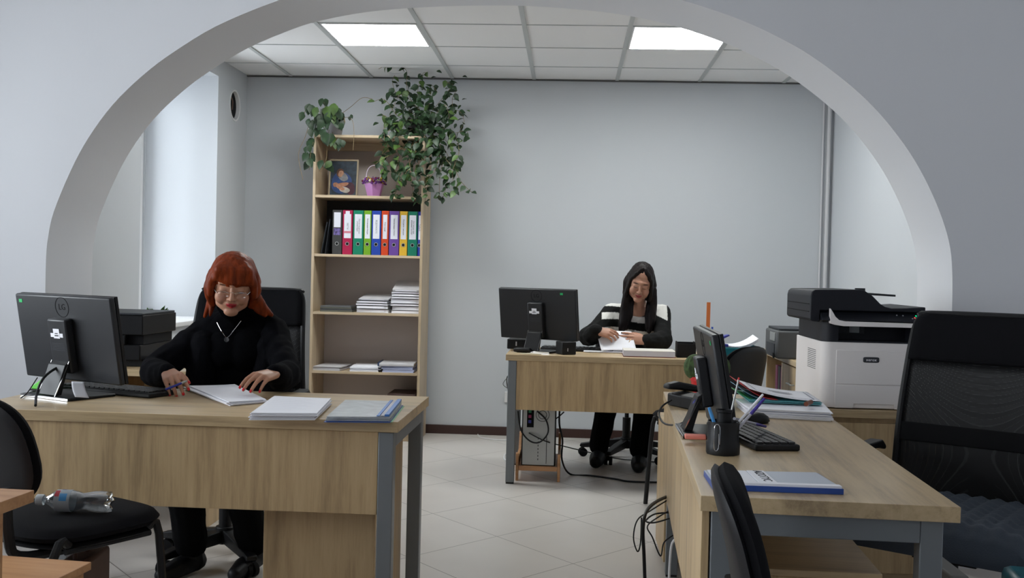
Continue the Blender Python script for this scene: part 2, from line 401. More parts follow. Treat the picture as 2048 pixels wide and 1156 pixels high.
# conduit in the corner
cd = MB()
cd.cyl((XR-.035, YB-.022, .07), (XR-.035, YB-.022, ZC-.015), .014).cyl((XR-.075, YB-.012, .07), (XR-.075, YB-.012, ZC-.015), .007)
tag(cd.build('wall_conduit', mat('conduit', (.58, .58, .60), .5)), 'white vertical pipes running up the far right corner of the room', 'pipe')
so = thing('wall_socket', 'white wall socket behind the left leg of the far desk', 'socket', tuple(at(1020, 794, YB-.001)))
MB().box(-.04, -.012, -.04, .04, 0, .04).build('cover', M_white, so, bevel=.004)
MB().cyl((0, -.014, 0), (0, -.011, 0), .018).build('hole', M_blkm, so)

# ------------------------------------------------------------------ desks
def desk(label, cx, cy, w_, d, rot, pz0, legs_in=.014, panel_over=False, top_t=.034, foot=True):
    t = thing('office_desk', label, 'desk', (cx, cy, 0), rot, group='oak office desks')
    x0, x1, y0, y1 = -w_/2, w_/2, -d/2, d/2; zt = .74-top_t
    box('desktop', M_oak, t, x0, y0, zt, x1, y1, .74, bevel=.0012)
    L = .048; li = legs_in; yf = y0 + (.024 if panel_over else .004); zl = zt-.0005
    for sx in (0, 1):
        a = x0+li if sx == 0 else x1-li-L
        for yy in (yf, y1-.03-L):
            lg = box('leg', M_grey, t, a, yy, .008, a+L, yy+L, zl, bevel=.003)
            MB().box(a+.002, yy+.002, 0, a+L-.002, yy+L-.002, .008).build('foot_cap', M_blk, lg)
        box('side_rail', M_grey, t, a, yf+L, zl-.05, a+L, y1-.03-L, zl, bevel=.002)
    if panel_over: box('modesty_panel', M_oakZ, t, x0+li, y0+.004, pz0, x1-li, y0+.021, zl)
    else: box('modesty_panel', M_oakZ, t, x0+li+L+.001, yf+.004, pz0, x1-li-L-.001, yf+.021, zl)
    return t
desk('oak desk with grey legs where the red haired woman sits', -1.222, 3.54, 1.41, .66, R(-.6), .445)
desk('oak desk with grey legs at the far wall where the woman in stripes sits', .352, 6.235, 1.40, .66, R(-.4), .425)
desk('long oak desk on the right with its narrow end nearest', .618, 3.254, 1.99, .545, R(-92.8), .38, panel_over=True)
# pedestals
def pedestal(label, x0, y0, x1, y1, z1, front='back', rot=0):
    cx, cy = (x0+x1)/2, (y0+y1)/2; t = thing('drawer_pedestal', label, 'drawer unit', (cx, cy, 0), rot)
    w2, d2 = (x1-x0)/2, (y1-y0)/2
    box('body', M_oakZ, t, -w2, -d2, .03, w2, d2, z1-.018, bevel=.003)
    box('top', M_oak, t, -w2-.004, -d2-.004, z1-.0178, w2+.004, d2+.004, z1, bevel=.002)
    s = 1 if front == 'back' else -1
    hz = (z1-.06)/3
    for k in range(3):
        a, b_ = s*(d2+.0005), s*(d2+.017)
        dr = box('drawer', M_oakZ, t, -w2+.004, min(a, b_), .035+k*hz, w2-.004, max(a, b_), .035+(k+1)*hz-.006)
        MB().tube([(-.05, s*(d2+.018), .035+(k+.6)*hz), (-.05, s*(d2+.04), .035+(k+.6)*hz), (.05, s*(d2+.04), .035+(k+.6)*hz), (.05, s*(d2+.018), .035+(k+.6)*hz)], .004, smooth=False).build('handle', M_steel, dr)
    for sx in (-1, 1):
        for sy in (-1, 1):
            MB().cyl((sx*(w2-.04), sy*(d2-.04), 0), (sx*(w2-.04), sy*(d2-.04), .03), .02).build('foot', M_blk, t)
    return t
pedestal('oak drawer unit under the right end of the front desk', -.965, 3.30, -.60, 3.80, .70, rot=R(-.6))
pedestal('low oak drawer unit under the near end of the long desk', .43, 2.62, .80, 3.10, .49, rot=R(-2.8))
pedestal('oak drawer unit standing behind the far end of the long desk', .415, 4.30, .85, 4.68, .60)
# orange table at the left edge
t = thing('side_table', 'orange beech table corner at the left edge of the picture', 'table', (-1.452, 1.78, 0), R(-4))
box('tabletop', M_orange, t, -.33, -.34, .715, .33, .34, .74, bevel=.001)
box('side_panel', M_orange, t, .27, -.3, 0, .288, .3, .7145); box('side_panel', M_orange, t, -.29, -.3, 0, -.27, .3, .7145)
box('crossbar', M_orange, t, -.27, .26, .45, .27, .275, .7145)
# low orange shelf and brown box beyond it
t = thing('low_stool', 'low orange wooden stool under the visitor chair at bottom left', 'stool', (-1.36, 2.42, 0), R(-6))
box('seat', M_orange, t, -.19, -.13, .445, .17, .13, .465)
for sx in (-1, 1): box('leg', M_orange, t, sx*.15-.012, -.11, 0, sx*.15+.012, .11, .4448)
M_brown = mat('brown_leather', (.075, .028, .018), .55, var=.3, vscale=8)
t = thing('document_case', 'brown case standing under the visitor chair seat', 'case', (-1.40, 2.95, 0), R(4))
MB().box(-.04, -.12, 0, .04, .12, .36).build('body', M_brown, t, bevel=.012)
MB().tube([(0, -.05, .36), (0, -.04, .39), (0, .03, .39), (0, .04, .36)], .007).build('handle', M_brown, t)

# ------------------------------------------------------------------ side table, bookcase, cabinets
t = thing('side_desk', 'oak side desk by the window niche carrying the black printer', 'desk', (-1.955, 4.98, 0))
box('desktop', M_oak, t, -.345, -.49, .712, .345, .56, .74)
box('side_panel', M_oakZ, t, .30, -.47, 0, .318, .54, .7118); box('side_panel', M_oakZ, t, -.34, -.02, 0, -.322, .54, .7118)
box('back_panel', M_oakZ, t, -.32, .50, .2, .30, .516, .7118)
t = bookcase = thing('bookcase', 'tall open oak bookcase against the back wall', 'bookcase', (-1.42, 7.22, 0))
BX0, BX1, BD, BT = -.392, .392, .37, 2.14
box('side_panel', M_shelf, t, BX0, 0, 0, BX0+.018, BD, BT-.0182, bevel=.001); box('side_panel', M_shelf, t, BX1-.018, 0, 0, BX1, BD, BT-.0182, bevel=.001)
box('top_board', M_shelfx, t, BX0, 0, BT-.018, BX1, BD, BT, bevel=.001)
SH = [.075, .482, .898, 1.304, 1.718]
for z in SH: box('shelf', M_shelfx, t, BX0+.0182, .003, z-.018, BX1-.0182, BD-.012, z, bevel=.001)
box('plinth', M_shelfx, t, BX0+.0182, .02, 0, BX1-.0182, .035, .0565)
M_hdf = mat('bookcase_back', (.50, .44, .41), .8)
box('back_board', M_hdf, t, BX0+.018, BD-.0115, .05, BX1-.018, BD-.006, BT-.0185)
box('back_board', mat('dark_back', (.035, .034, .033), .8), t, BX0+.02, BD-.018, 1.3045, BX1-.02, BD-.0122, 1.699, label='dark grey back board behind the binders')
box('top_rail', M_shelfx, t, BX0+.0182, BD-.04, BT-.075, BX1-.0182, BD-.024, BT-.0185)
def loc_in(p, t): return t.matrix_basis.inverted() @ Vector(p)

# cabinet with the small printer, along the right wall
t = thing('side_cabinet', 'low oak cabinet along the right wall under the small grey printer', 'cabinet', (1.58, 6.36, 0))
box('top', M_oakY, t, -.285, -.63, .708, .285, .64, .74)
box('side_panel', M_oakZ, t, -.26, -.61, 0, .26, -.592, .7078); box('side_panel', M_oakZ, t, -.26, .60, 0, .26, .618, .7078)
box('divider', M_oakZ, t, -.26, .02, 0, .26, .038, .7078)
box('back_board', M_oakZ, t, .262, -.59, 0, .275, .60, .7078)
box('shelf', M_oakY, t, -.25, .04, .34, .255, .598, .358)
dr = box('drawer', M_oakZ, t, -.28, -.60, .50, -.2615, .034, .70); MB().tube([(-.281, -.34, .60), (-.30, -.34, .60), (-.30, -.22, .60), (-.281, -.22, .60)], .005, smooth=False).build('handle', M_steel, dr)
dr = box('door', M_oakZ, t, -.28, -.60, .02, -.2615, .034, .495); MB().tube([(-.281, -.52, .38), (-.30, -.52, .38), (-.30, -.52, .28), (-.281, -.52, .28)], .005, smooth=False).build('handle', M_steel, dr)
for k, (yy, c, nm) in enumerate([(6.50, (.20, .02, .16), 'magenta'), (6.58, (.02, .02, .02), 'black'), (6.66, (.22, .03, .10), 'dark pink')]):
    tag(MB().box(1.33, yy, .3585, 1.58, yy+.06, .3585+.30).build('binder', mat('binder_'+nm, c, .5), bevel=.003), nm + ' binder inside the open bay of the right wall cabinet', 'binder', 'binders in the wall cabinet')
# cabinet under the big printer
t = thing('printer_cabinet', 'oak cabinet carrying the large white and black printer', 'cabinet', (1.215, 4.42, 0))
box('top', M_oak, t, -.235, -.30, .675, .235, .30, .706)
box('body', M_oakZ, t, -.23, -.275, .06, .23, .29, .6745)
box('base', M_oak, t, -.22, -.25, 0, .22, .28, .0598)
dr = box('door', M_oakZ, t, -.228, -.296, .07, .228, -.2755, .655); MB().tube([(-.17, -.297, .42), (-.17, -.315, .42), (-.17, -.315, .32), (-.17, -.297, .32)], .005, smooth=False).build('handle', M_steel, dr)

# ------------------------------------------------------------------ big printer
t = thing('office_printer', 'large white and black multifunction printer on the oak cabinet', 'printer', (1.19, 4.15, .706))
# body with rounded front-left corner
bx0, bx1 = -.19, .17
pl = [(bx0+.04*(1-math.cos(a)), .0+.04*(1-math.sin(a))) for a in [i*PI/2/8 for i in range(9)]]
poly = [(bx0, .46)] + [(bx0+.04-.04*math.cos(a), .04-.04*math.sin(a)) for a in [i*PI/2/8 for i in range(9)]] + [(bx1, 0), (bx1, .46)]
MB().prism(poly, .004, .262, 'Z').build('body', M_cream, t, bevel=.003)
MB().box(-.17, .03, 0, .16, .44, .004).build('foot', M_blk, t)
pf = box('front_panel', M_cream, t, -.135, -.0035, .098, .155, -.0002, .232, bevel=.002)
tr = MB().prism([(-.136, .004), (-.136, .094), (.158, .094), (.158, .004), (.095, .004), (.092, .022), (-.062, .022), (-.066, .004)], -.004, -.0004, 'Y').build('paper_tray', M_cream, t, bevel=.001)
box('level_gauge', M_blkm, tr, .133, -.0055, .035, .137, -.0042, .058, bevel=0)
bd = MB().pad(.062, .022, .005, e=6, m=Matrix.Translation((0, -.0045, .196))).build('badge', M_dgrey, pf)
text('logo', 'xerox', .017, Matrix.Translation((0, -.0073, .196)) @ Matrix.Rotation(PI/2, 4, 'X'), M_paper, bd)
st = box('energy_label', mat('label_blue', (.03, .17, .45), .5), pf, .135, -.0045, .104, .153, -.0036, .120, bevel=0)
text('print', 'ENERGY', .0042, Matrix.Translation((.144, -.005, .107)) @ Matrix.Rotation(PI/2, 4, 'X'), M_paper, st)
vm = MB()
for k in range(11): vm.box(bx0-.0006, .10, .145+k*.0075, bx0+.001, .24, .1475+k*.0075)
vm.build('vent_slots', mat('slot', (.12, .12, .12), .7), t)
# dark middle: output bay
mid = MB()
poly2 = [(bx0+.004, .44)] + [(bx0+.045-.041*math.cos(a), .05-.041*math.sin(a)) for a in [i*PI/2/8 for i in range(9)]] + [(bx1-.004, .009), (bx1-.004, .44)]
mid.box(bx0+.004, .10, .262, bx1-.004, .44, .345)
mid.prism([(bx0+.004, .102)] + poly2[1:10] + [(-.125, .011), (-.125, .102)], .262, .345)
mid.box(.16, .009, .262, bx1-.004, .102, .345)
mid.box(-.126, .009, .262, .161, .102, .268)
mid.build('output_bay', M_navy, t)
box('display', mat('display', (.30, .32, .33), .3), t, -.062, .094, .296, -.022, .0995, .325, bevel=.001)
box('display_surround', M_dgrey, t, -.115, .0965, .293, -.001, .0995, .328, bevel=.001)
# light strip that curls up at the left
cs = [(-.170, .395), (-.163, .385), (-.150, .363), (-.135, .350), (-.11, .346), (.16, .344), (.16, .327), (-.118, .327), (-.15, .331), (-.170, .337)]
MB().prism(cs, -.035, -.012, 'Y').build('front_trim', M_cream, t, bevel=.001)
MB().box(-.165, -.012, .328, .16, .012, .346).build('trim_support', M_navy, t)
# scanner bed and control panel (tilted)
sc_ = MB(); sc_.prism([(-.010, .345), (-.034, .347), (-.034, .352), (.02, .385), (.45, .385), (.45, .345)], bx0-.01, .205, 'X'); sc_.build('scanner_bed', M_navy, t, bevel=.002)
for k, (x, z, c) in enumerate([(.168, .372, (.0, .8, .3)), (.160, .365, (.8, .1, .08)), (.163, .360, (.1, .5, .4)), (.150, .362, (.3, .3, .35)), (.118, .372, (.25, .25, .28)), (.095, .373, (.25, .25, .28))]):
    yy = -.034+(z-.352)*(.054/.033)
    mk = mat('button%d' % k, c, .4, emit=c if k < 2 else None, estr=.5)
    MB().ball((x, yy, z), .0035, sub=1).build('button', mk, t)
adf = [(-.24, .350), (-.24, .440), (-.236, .456), (-.225, .466), (-.05, .470), (-.03, .466), (.0, .447), (.03, .417), (.05, .405), (.075, .400), (.13, .402), (.205, .408), (.205, .3855), (bx0-.012, .3855), (bx0-.012, .34), (-.232, .342)]
MB().prism(adf, .0, .44, 'Y').build('document_feeder', [M_navy], t, bevel=.004)
MB().prism([(-.2405, .378), (-.2425, .378), (-.2425, .381), (-.2405, .381)], .02, .42, 'Y').prism([(-.2405, .408), (-.2425, .408), (-.2425, .411), (-.2405, .411)], .02, .42, 'Y').build('feeder_groove', M_blkm, t)
MB().prism([(-.05, .452), (.0, .458), (.125, .452), (.125, .444), (.0, .449), (-.05, .444)], .12, .34, 'Y').build('feeder_tray', M_dgrey, t, bevel=.001)
MB().box(.0, .25, .4595, .04, .262, .474).build('paper_guide', M_dgrey, t)
# small printer
t = thing('small_printer', 'small grey laser printer on the cabinet by the right wall', 'printer', (1.40, 6.30, .7405))
MB().box(-.185, -.17, 0, .185, .18, .165).build('body', mat('small_printer_grey', (.085, .088, .092), .5), t, bevel=.012)
MB().box(-.17, -.16, .1652, .17, .17, .178).build('lid', M_dgrey, t, bevel=.004)
box('paper_tray', M_dgrey, t, -.1885, -.12, .012, -.1855, .12, .085); box('control_panel', M_steel, t, -.1885, -.13, .10, -.1855, .02, .15)
box('handle_recess', M_blkm, t, -.1905, -.14, .0, -.1887, -.09, .03, bevel=0)

# ------------------------------------------------------------------ monitors
def monitor(label, loc, rot, tilt, sticker_x, zc=.245):
    t = thing('computer_monitor', label, 'monitor', loc, rot, group='black computer monitors')
    W, H, T = .51, .305, .022
    X = Matrix.Translation((0, 0, zc)) @ Matrix.Rotation(tilt, 4, 'X')
    def B(name, m, a, par=t, bev=.003): return MB().box(*a, m=X).build(name, m, par, bevel=bev)
    sh = B('shell', M_mon, (-W/2, -T, -H/2, W/2, 0, H/2), bev=.006)
    B('bezel', M_blk, (-W/2, .0002, -H/2, W/2, .012, H/2), bev=.002)
    B('screen', M_screen, (-W/2+.012, .0122, -H/2+.02, W/2-.012, .0135, H/2-.012), bev=0)
    nk = B('neck_cover', M_mon, (-.048, -T-.033, max(-.155, .09-zc), .048, -T-.0002, .075), bev=.006)
    if sticker_x is not None:
        B('sticker', mat('green_sticker', (.01, .45, .12), .6), (sticker_x-.009, -T-.0012, .122, sticker_x+.009, -T-.0003, .134), sh, 0)
    lb = B('barcode_label', M_paper, (-.035, -T-.0342, .012, .03, -T-.0332, .026), nk, 0); B('barcode_label', M_paper, (-.018, -T-.0348, .008, .014, -T-.0344, .042), nk, 0)
    B('print', M_ink, (-.012, -T-.0353, .016, .008, -T-.035, .020), lb, 0); B('print', M_ink, (-.010, -T-.0353, .024, .006, -T-.035, .027), lb, 0)
    for k in range(5): B('text_line', M_dgrey, (-.034, -T-.0342, -.012-k*.006, .034, -T-.0333, -.010-k*.006), nk, 0)
    lg = MB(); lg.lathe([(.036, 0), (.036, .0008), (.034, .0008), (.034, 0), (.036, 0)], 32, X @ Matrix.Translation((0, -T-.0001, .112)) @ Matrix.Rotation(PI/2, 4, 'X')); lg.build('logo_ring', M_blkm, sh)
    text('logo', 'LG', .03, X @ Matrix.Translation((0, -T-.0006, .112)) @ Matrix.Rotation(PI/2, 4, 'X'), M_blkm, sh)
    # plug and foot
    pb = MB().tube([X @ Vector((.0, -T-.05, max(-.125, .10-zc))), X @ Vector((.03, -T-.045, max(-.115, .11-zc)))], .009, smooth=False).build('plug', M_blue, t)
    st = MB(); 
    st.prism([(-.058, .115), (-.040, .125), (-.07, .012), (-.095, .012)], -.045, .045, 'X').build('stand', M_blk, t, bevel=.002)
    MB().prism([(-.0445, .127), (-.042, .127), (-.097, .006), (-.101, .006)], -.047, -.0455, 'X').prism([(-.0445, .127), (-.042, .127), (-.097, .006), (-.101, .006)], .0455, .047, 'X').build('stand_trim', M_chrome, t)
    MB().box(-.125, -.105, 0, .125, .09, .010).build('base', M_blk, t, bevel=.003)
    MB().box(-.125, -.1075, .001, .125, -.1052, .009).box(-.1272, -.1072, .001, -.1252, .09, .009).build('base_trim', M_chrome, t)
    return t
monitor('large computer monitor with a green sticker on the left corner, on the front desk', (-1.745, 3.57, .7405), R(-27), R(10), -.225, .207)
monitor('computer monitor with its back turned, on the far desk', (-.175, 6.18, .7405), R(-25), R(9), .165, .225)
monitor('computer monitor seen almost edge on, on the long right desk', (.450, 3.17, .7405), R(-91), R(10), .21, .165)

def keyboard(label, p, rot):
    t = thing('keyboard', label, 'keyboard', (p[0], p[1], .7405), rot, group='black keyboards')
    MB().box(-.22, -.065, 0, .22, .065, .018).build('case', M_blk, t, bevel=.005)
    k = MB()
    for r in range(5):
        for c in range(18): k.box(-.212+c*.0236, -.055+r*.0225, .0182, -.212+c*.0236+.020, -.055+r*.0225+.019, .024)
    k.build('keys', mat('keys', (.02, .02, .022), .5), t, bevel=.0015); return t
keyboard('black keyboard on the front desk behind the big monitor', (-1.64, 3.70), R(-21))
keyboard('black keyboard on the far desk beside the small black speaker', (.06, 6.33), R(-6))
keyboard('black keyboard on the long right desk behind the pen cup', (.545, 3.10), R(-80))
def mouse(label, p, rot, z=.7405):
    t = thing('computer_mouse', label, 'mouse', (p[0], p[1], z), rot, group='black computer mice')
    MB().ball((0, 0, .006), (.032, .052, .03)).build('shell', M_blk, t); MB().cyl((0, -.03, .028), (0, -.018, .033), .004).build('wheel', M_dgrey, t)
    m = t.children[0]; 
    for v in m.data.vertices: v.co.z = max(v.co.z, 0)
    return t
mouse('black mouse beside the paper stack on the long right desk', onz(1512, 846, .74), R(-60))
mouse('black mouse behind the monitor on the far desk', (-.02, 6.46), 0)

# ------------------------------------------------------------------ chairs
def office_chair(label, x, y, rot, high=True, cushion=False):
    t = thing('office_chair', label, 'office chair', (x, y, 0), rot, group='black swivel office chairs')
    MB().pad(.48, .46, .09, e=4.5, m=Matrix.Translation((0, 0, .465)) @ Matrix.Rotation(PI/2, 4, 'X')).build('seat', M_fab, t)
    z0, z1 = (.51, 1.115) if high else (.56, .86); W = .53 if high else .36; wt = .86 if high else .9
    Xb = Matrix.Translation((0, .225, z0)) @ Matrix.Rotation(R(-7), 4, 'X')
    hh = z1-z0
    def out(z): # half width at height
        return W/2*(1+(wt-1)*z/hh)
    fr = MB(); nn = 10
    def P(x, z, off=0): return Xb @ Vector((x, .35*x*x*-1 + .03 + off - .035*math.sin(z/hh*PI), z))
    # frame: outline tube
    rc = .045
    path = [P(-out(0)+rc, 0), P(-out(0), rc)] + [P(-out(hh*k/6), hh*k/6) for k in range(1, 6)] + [P(-out(hh), hh-rc), P(-out(hh)+rc*.3, hh-rc*.3), P(-out(hh)+rc, hh)]
    path += [P(out(hh)-rc, hh), P(out(hh)-rc*.3, hh-rc*.3), P(out(hh), hh-rc)] + [P(out(hh*k/6), hh*k/6) for k in range(5, 0, -1)] + [P(out(0), rc), P(out(0)-rc, 0)]
    fr.tube(path + [path[0]], .011, n=8, res=4); fr.build('back_frame', M_blk, t)
    def sheet(za, zb, name, m, th, inset=.004):
        g = []
        NZ, NX = 14, 16
        rows_ = []
        for i in range(NZ+1):
            z = za+(zb-za)*i/NZ; o = out(z)-inset
            if z > hh-rc: o -= rc*(1-math.sqrt(max(0, 1-((z-(hh-rc))/rc)**2)))*.999
            if z < rc: o -= rc*(1-math.sqrt(max(0, 1-((rc-z)/rc)**2)))
            rows_.append([P(o*(2*j/NX-1), z) for j in range(NX+1)])
        b_ = MB(); b_.grid(rows_); ob = b_.build(name, m, t)
        sm = ob.modifiers.new('s', 'SOLIDIFY'); sm.thickness = th; sm.offset = 0
        return ob
    if high:
        sheet(hh*.74, hh-.003, 'headrest', M_fab, .035, .0)
        sheet(.004, hh*.74, 'mesh_back', M_mesh, .002)
        sheet(hh*.30, hh*.40, 'lumbar_band', M_blkm, .014)
    else:
        sheet(.004, hh-.003, 'back_pad', M_fab, .03)
    for sx in (-1, 1):
        a = MB(); a.prism([(-.12, .665), (-.13, .680), (-.11, .697), (.12, .700), (.15, .680), (.15, .665), (.10, .677), (-.08, .677)], sx*.285-.024, sx*.285+.024, 'X')
        ar = a.build('armrest', M_blk, t, bevel=.006)
        MB().tube([(sx*.285, -.05, .675), (sx*.287, -.06, .60), (sx*.27, -.05, .49), (sx*.235, 0, .445), (sx*.235, .06, .445), (sx*.275, .10, .50), (sx*.287, .09, .60), (sx*.285, .08, .675)], .011, res=4).build('support', M_chrome if high else M_blk, ar)
    MB().prism([(.16, .42), (.27, .43), (.30, .50), (.275, .64), (.262, .64), (.275, .51), (.25, .445), (.16, .437)], -.04, .04, 'X').build('back_bracket', M_blk, t, bevel=.004)
    MB().cyl((0, 0, .12), (0, 0, .27), .027).cyl((0, 0, .26), (0, 0, .42), .014).box(-.09, -.1, .395, .09, .1, .425).build('gas_lift', M_blk, t)
    bs = MB()
    for k in range(5):
        a = 2*PI*k/5+.35; c, s_ = math.cos(a), math.sin(a); m = Matrix.Rotation(a, 4, 'Z')
        bs.prism([(.02, .13), (.02, .075), (.29, .06), (.305, .068), (.30, .085), (.15, .115)], -.022, .022, 'Y', m=m)
    bs.cyl((0, 0, .07), (0, 0, .14), .04); bs.build('star_base', M_blk, t, bevel=.004)
    for k in range(5):
        a = 2*PI*k/5+.35; m = Matrix.Translation((.285*math.cos(a), .285*math.sin(a), .028)); q = Matrix.Rotation(a+PI/2+.3, 4, 'Z')
        cs_ = MB(); cs_.cyl(m @ q @ Vector((-.024, 0, 0)), m @ q @ Vector((-.006, 0, 0)), .028); cs_.cyl(m @ q @ Vector((.006, 0, 0)), m @ q @ Vector((.024, 0, 0)), .028); cs_.cyl(m @ Vector((0, 0, 0)), m @ Vector((0, 0, .035)), .008)
        cs_.build('caster', M_blkm, t)
    return t
office_chair('black high backed office chair behind the red haired woman', -1.39, 4.20, 0)
office_chair('large black mesh office chair at the right edge', 1.17, 3.17, R(-36))
office_chair('black office chair under the woman in the striped sweater', .40, 6.86, R(8), high=False)
# knitted cushion
cu = MB(); NX, NZ = 60, 60; P_ = []
for i in range(NX+1):
    row = []
    for j in range(NZ+1):
        u, v = 2*i/NX-1, 2*j/NZ-1
        ed = (1-abs(u)**8)*(1-abs(v)**8)
        x = .262*u; y = .255*v
        h = .105*max(ed, 0)**.35 + .009*math.sin(x*62+y*62)*math.sin(x*62-y*62)*min(1, ed*2)
        row.append(Vector((x, y-.02, .445+h)))
    P_.append(row)
cu.grid(P_)
o = cu.build('seat_cushion', mat('blue_knit', (.055, .068, .09), .95, bump=.3, bscale=300), None)
o.matrix_basis = Matrix.Translation((1.17, 3.17, 0)) @ Matrix.Rotation(R(-36), 4, 'Z')
tag(o, 'blue grey knitted cushion on the seat of the large mesh chair', 'cushion')

def visitor_chair(label, x, y, rot):
    t = thing('visitor_chair', label, 'chair', (x, y, 0), rot, group='black fabric visitor chairs')
    MB().pad(.47, .43, .055, e=3.2, m=Matrix.Translation((0, -.01, .475)) @ Matrix.Rotation(PI/2, 4, 'X')).build('seat', M_fab, t)
    MB().pad(.45, .41, .02, e=3.2, m=Matrix.Translation((0, -.01, .446)) @ Matrix.Rotation(PI/2, 4, 'X')).build('seat_shell', M_blk, t)
    Xb = Matrix.Translation((0, .24, .715)) @ Matrix.Rotation(R(-12), 4, 'X')
    MB().pad(.46, .30, .05, e=3.0, curv=-.35, wtop=.86, m=Xb, lean=.5).build('backrest', M_fab, t)
    MB().pad(.455, .295, .03, e=3.0, curv=-.35, wtop=.86, m=Matrix.Translation((0, .019, -.002)) @ Xb, lean=.5).build('back_shell', mat('shell_plastic', (.009, .009, .011), .5, spec=.3), t)
    for sx in (-1, 1):
        MB().tube([(sx*.21, -.20, 0), (sx*.21, -.165, .43), (sx*.20, -.13, .452)], .012, res=4).build('leg', M_blk, t)
        MB().tube([(sx*.21, .27, 0), (sx*.21, .17, .43), (sx*.20, .12, .452)], .012, res=4).build('leg', M_blk, t)
        MB().tube([(sx*.14, .08, .425), (sx*.14, .225, .435), (sx*.14, .255, .50), (sx*.13, .255, .62)], .014, res=5).build('back_post', M_blk, t)
        MB().tube([(sx*.20, -.14, .436), (sx*.20, .13, .436)], .010, smooth=False).build('seat_rail', M_blk, t)
    return t
visitor_chair('black fabric visitor chair holding the water bottle at lower left', -1.44, 2.92, R(150))
visitor_chair('black visitor chair back nearest the camera, in front of the long desk', .578, 1.93, R(84))
visitor_chair('black visitor chair in front of the far desk', .72, 5.56, R(231))

# ------------------------------------------------------------------ bookcase contents
BY = 7.22
bind = [((664, 683), (.045, .045, .045), 'dark grey', 'binder with a small purple picture, leftmost on the shelf', ''),
        ((684.5, 704), (.38, .008, .06), 'crimson', 'binder with a torn label', 'ЗВІТИ'),
        ((705.5, 726), (.0, .19, .105), 'green', 'binder beside the crimson binder', 'Листи та накази\nуправління'),
        ((727, 741.5), (.16, .36, .015), 'lime green', 'narrow binder', 'Виконання бюдж'),
        ((742.5, 761), (.012, .05, .34), 'blue', 'binder between the lime and orange binders', 'ВІДОМОСТІ'),
        ((762, 776.5), (.55, .05, .008), 'orange', 'narrow binder partly covered by a leaf', 'Накладні'),
        ((777.5, 797.5), (.12, .05, .28), 'purple', 'binder between the orange and yellow binders', 'Замовлення УМАН'),
        ((798.5, 814), (.62, .38, .03), 'yellow', 'narrow binder beside the second green binder', 'Рахунки фактури'),
        ((815, 834), (.0, .17, .105), 'green', 'binder beside the yellow binder', 'Договори про\nнадання послуг'),
        ((835, 853), (.01, .03, .30), 'blue', 'binder rightmost on the shelf', 'Табелі')]
M_lab = mat('binder_label', (.70, .71, .78), .6); M_hole = M_blkm
def binder(i, px, col, cn, rest, txt):
    a, b_ = at(px[0], 505, 7.27), at(px[1], 505, 7.27); w_ = b_.x-a.x-.0015
    if i == 9: w_ = min(w_, -1.048-a.x)
    t = thing('lever_arch_binder', cn + ' ' + rest, 'binder', (a.x, 7.27, 1.3045), group='lever arch binders on the second shelf')
    sp_ = MB().box(0, 0, 0, w_, .006, .312).box(0, .006, 0, .003, .27, .312).box(w_-.003, .006, 0, w_, .27, .312).build('cover', mat('binder_%s_%d' % (cn.replace(' ', '_'), i), col, .45), t, bevel=.0012)
    MB().box(.004, .012, .008, w_-.004, .262, .300).build('papers', M_paper, t)
    lw = w_*.36 if w_ > .05 else w_*.30
    z0, z1 = (.115, .285) if i else (.19, .295)
    c = w_/2
    lb = MB().box(c-lw, -.0012, z0, c+lw, -.0001, z1).build('label', M_lab, t)
    if i == 0: MB().box(c-lw, -.0012, .135, c+lw, -.0001, .183).build('picture_label', mat('purple_picture', (.12, .09, .25), .5, var=.8, vscale=60), t)
    if i == 1: MB().box(c-lw*.95, -.0022, .15, c+lw*.95, -.0013, .165).build('tape', mat('pink_tape', (.6, .2, .25), .5), t); MB().box(c-lw*.6, -.0022, .27, c+lw*.6, -.0013, .306).build('label_flap', M_lab, t)
    if txt: text('label_text', txt, .0155 if len(txt) < 12 else .0135, Matrix.Translation((c, -.0014, (z0+z1)/2)) @ Matrix.Rotation(PI/2, 4, 'Y') @ Matrix.Rotation(PI/2, 4, 'X') @ Matrix.Rotation(0, 4, 'Z'), M_ink, lb)
    MB().lathe([(.0095, 0), (.0135, 0), (.0135, .002), (.0095, .002), (.0095, 0)], 24, Matrix.Translation((c, 0, .075)) @ Matrix.Rotation(PI/2, 4, 'X')).build('finger_ring', M_steel, t)
    MB().cyl((c, -.0016, .075), (c, .0, .075), .0105, n=20).build('finger_hole', M_hole, t)
for i, (px, col, cn, rest, txt) in enumerate(bind): binder(i, px, col, cn, rest, txt)
lf = MB().box(0, 0, 0, .006, .24, .23, m=Matrix.Translation((-1.765, 7.29, 1.3055)) @ Matrix.Rotation(R(10), 4, 'Y')).build('leaning_folder', mat('slate', (.03, .035, .045), .4), None, bevel=.001)
tag(lf, 'thin black folder leaning left of the dark grey binder', 'folder')
lf = MB().box(0, 0, 0, .004, .24, .25, m=Matrix.Translation((-1.735, 7.29, 1.3055)) @ Matrix.Rotation(R(7), 4, 'Y')).build('leaning_folder', mat('slate2', (.05, .055, .07), .3), None, bevel=.001)
tag(lf, 'glossy dark folder leaning against the dark grey binder', 'folder')
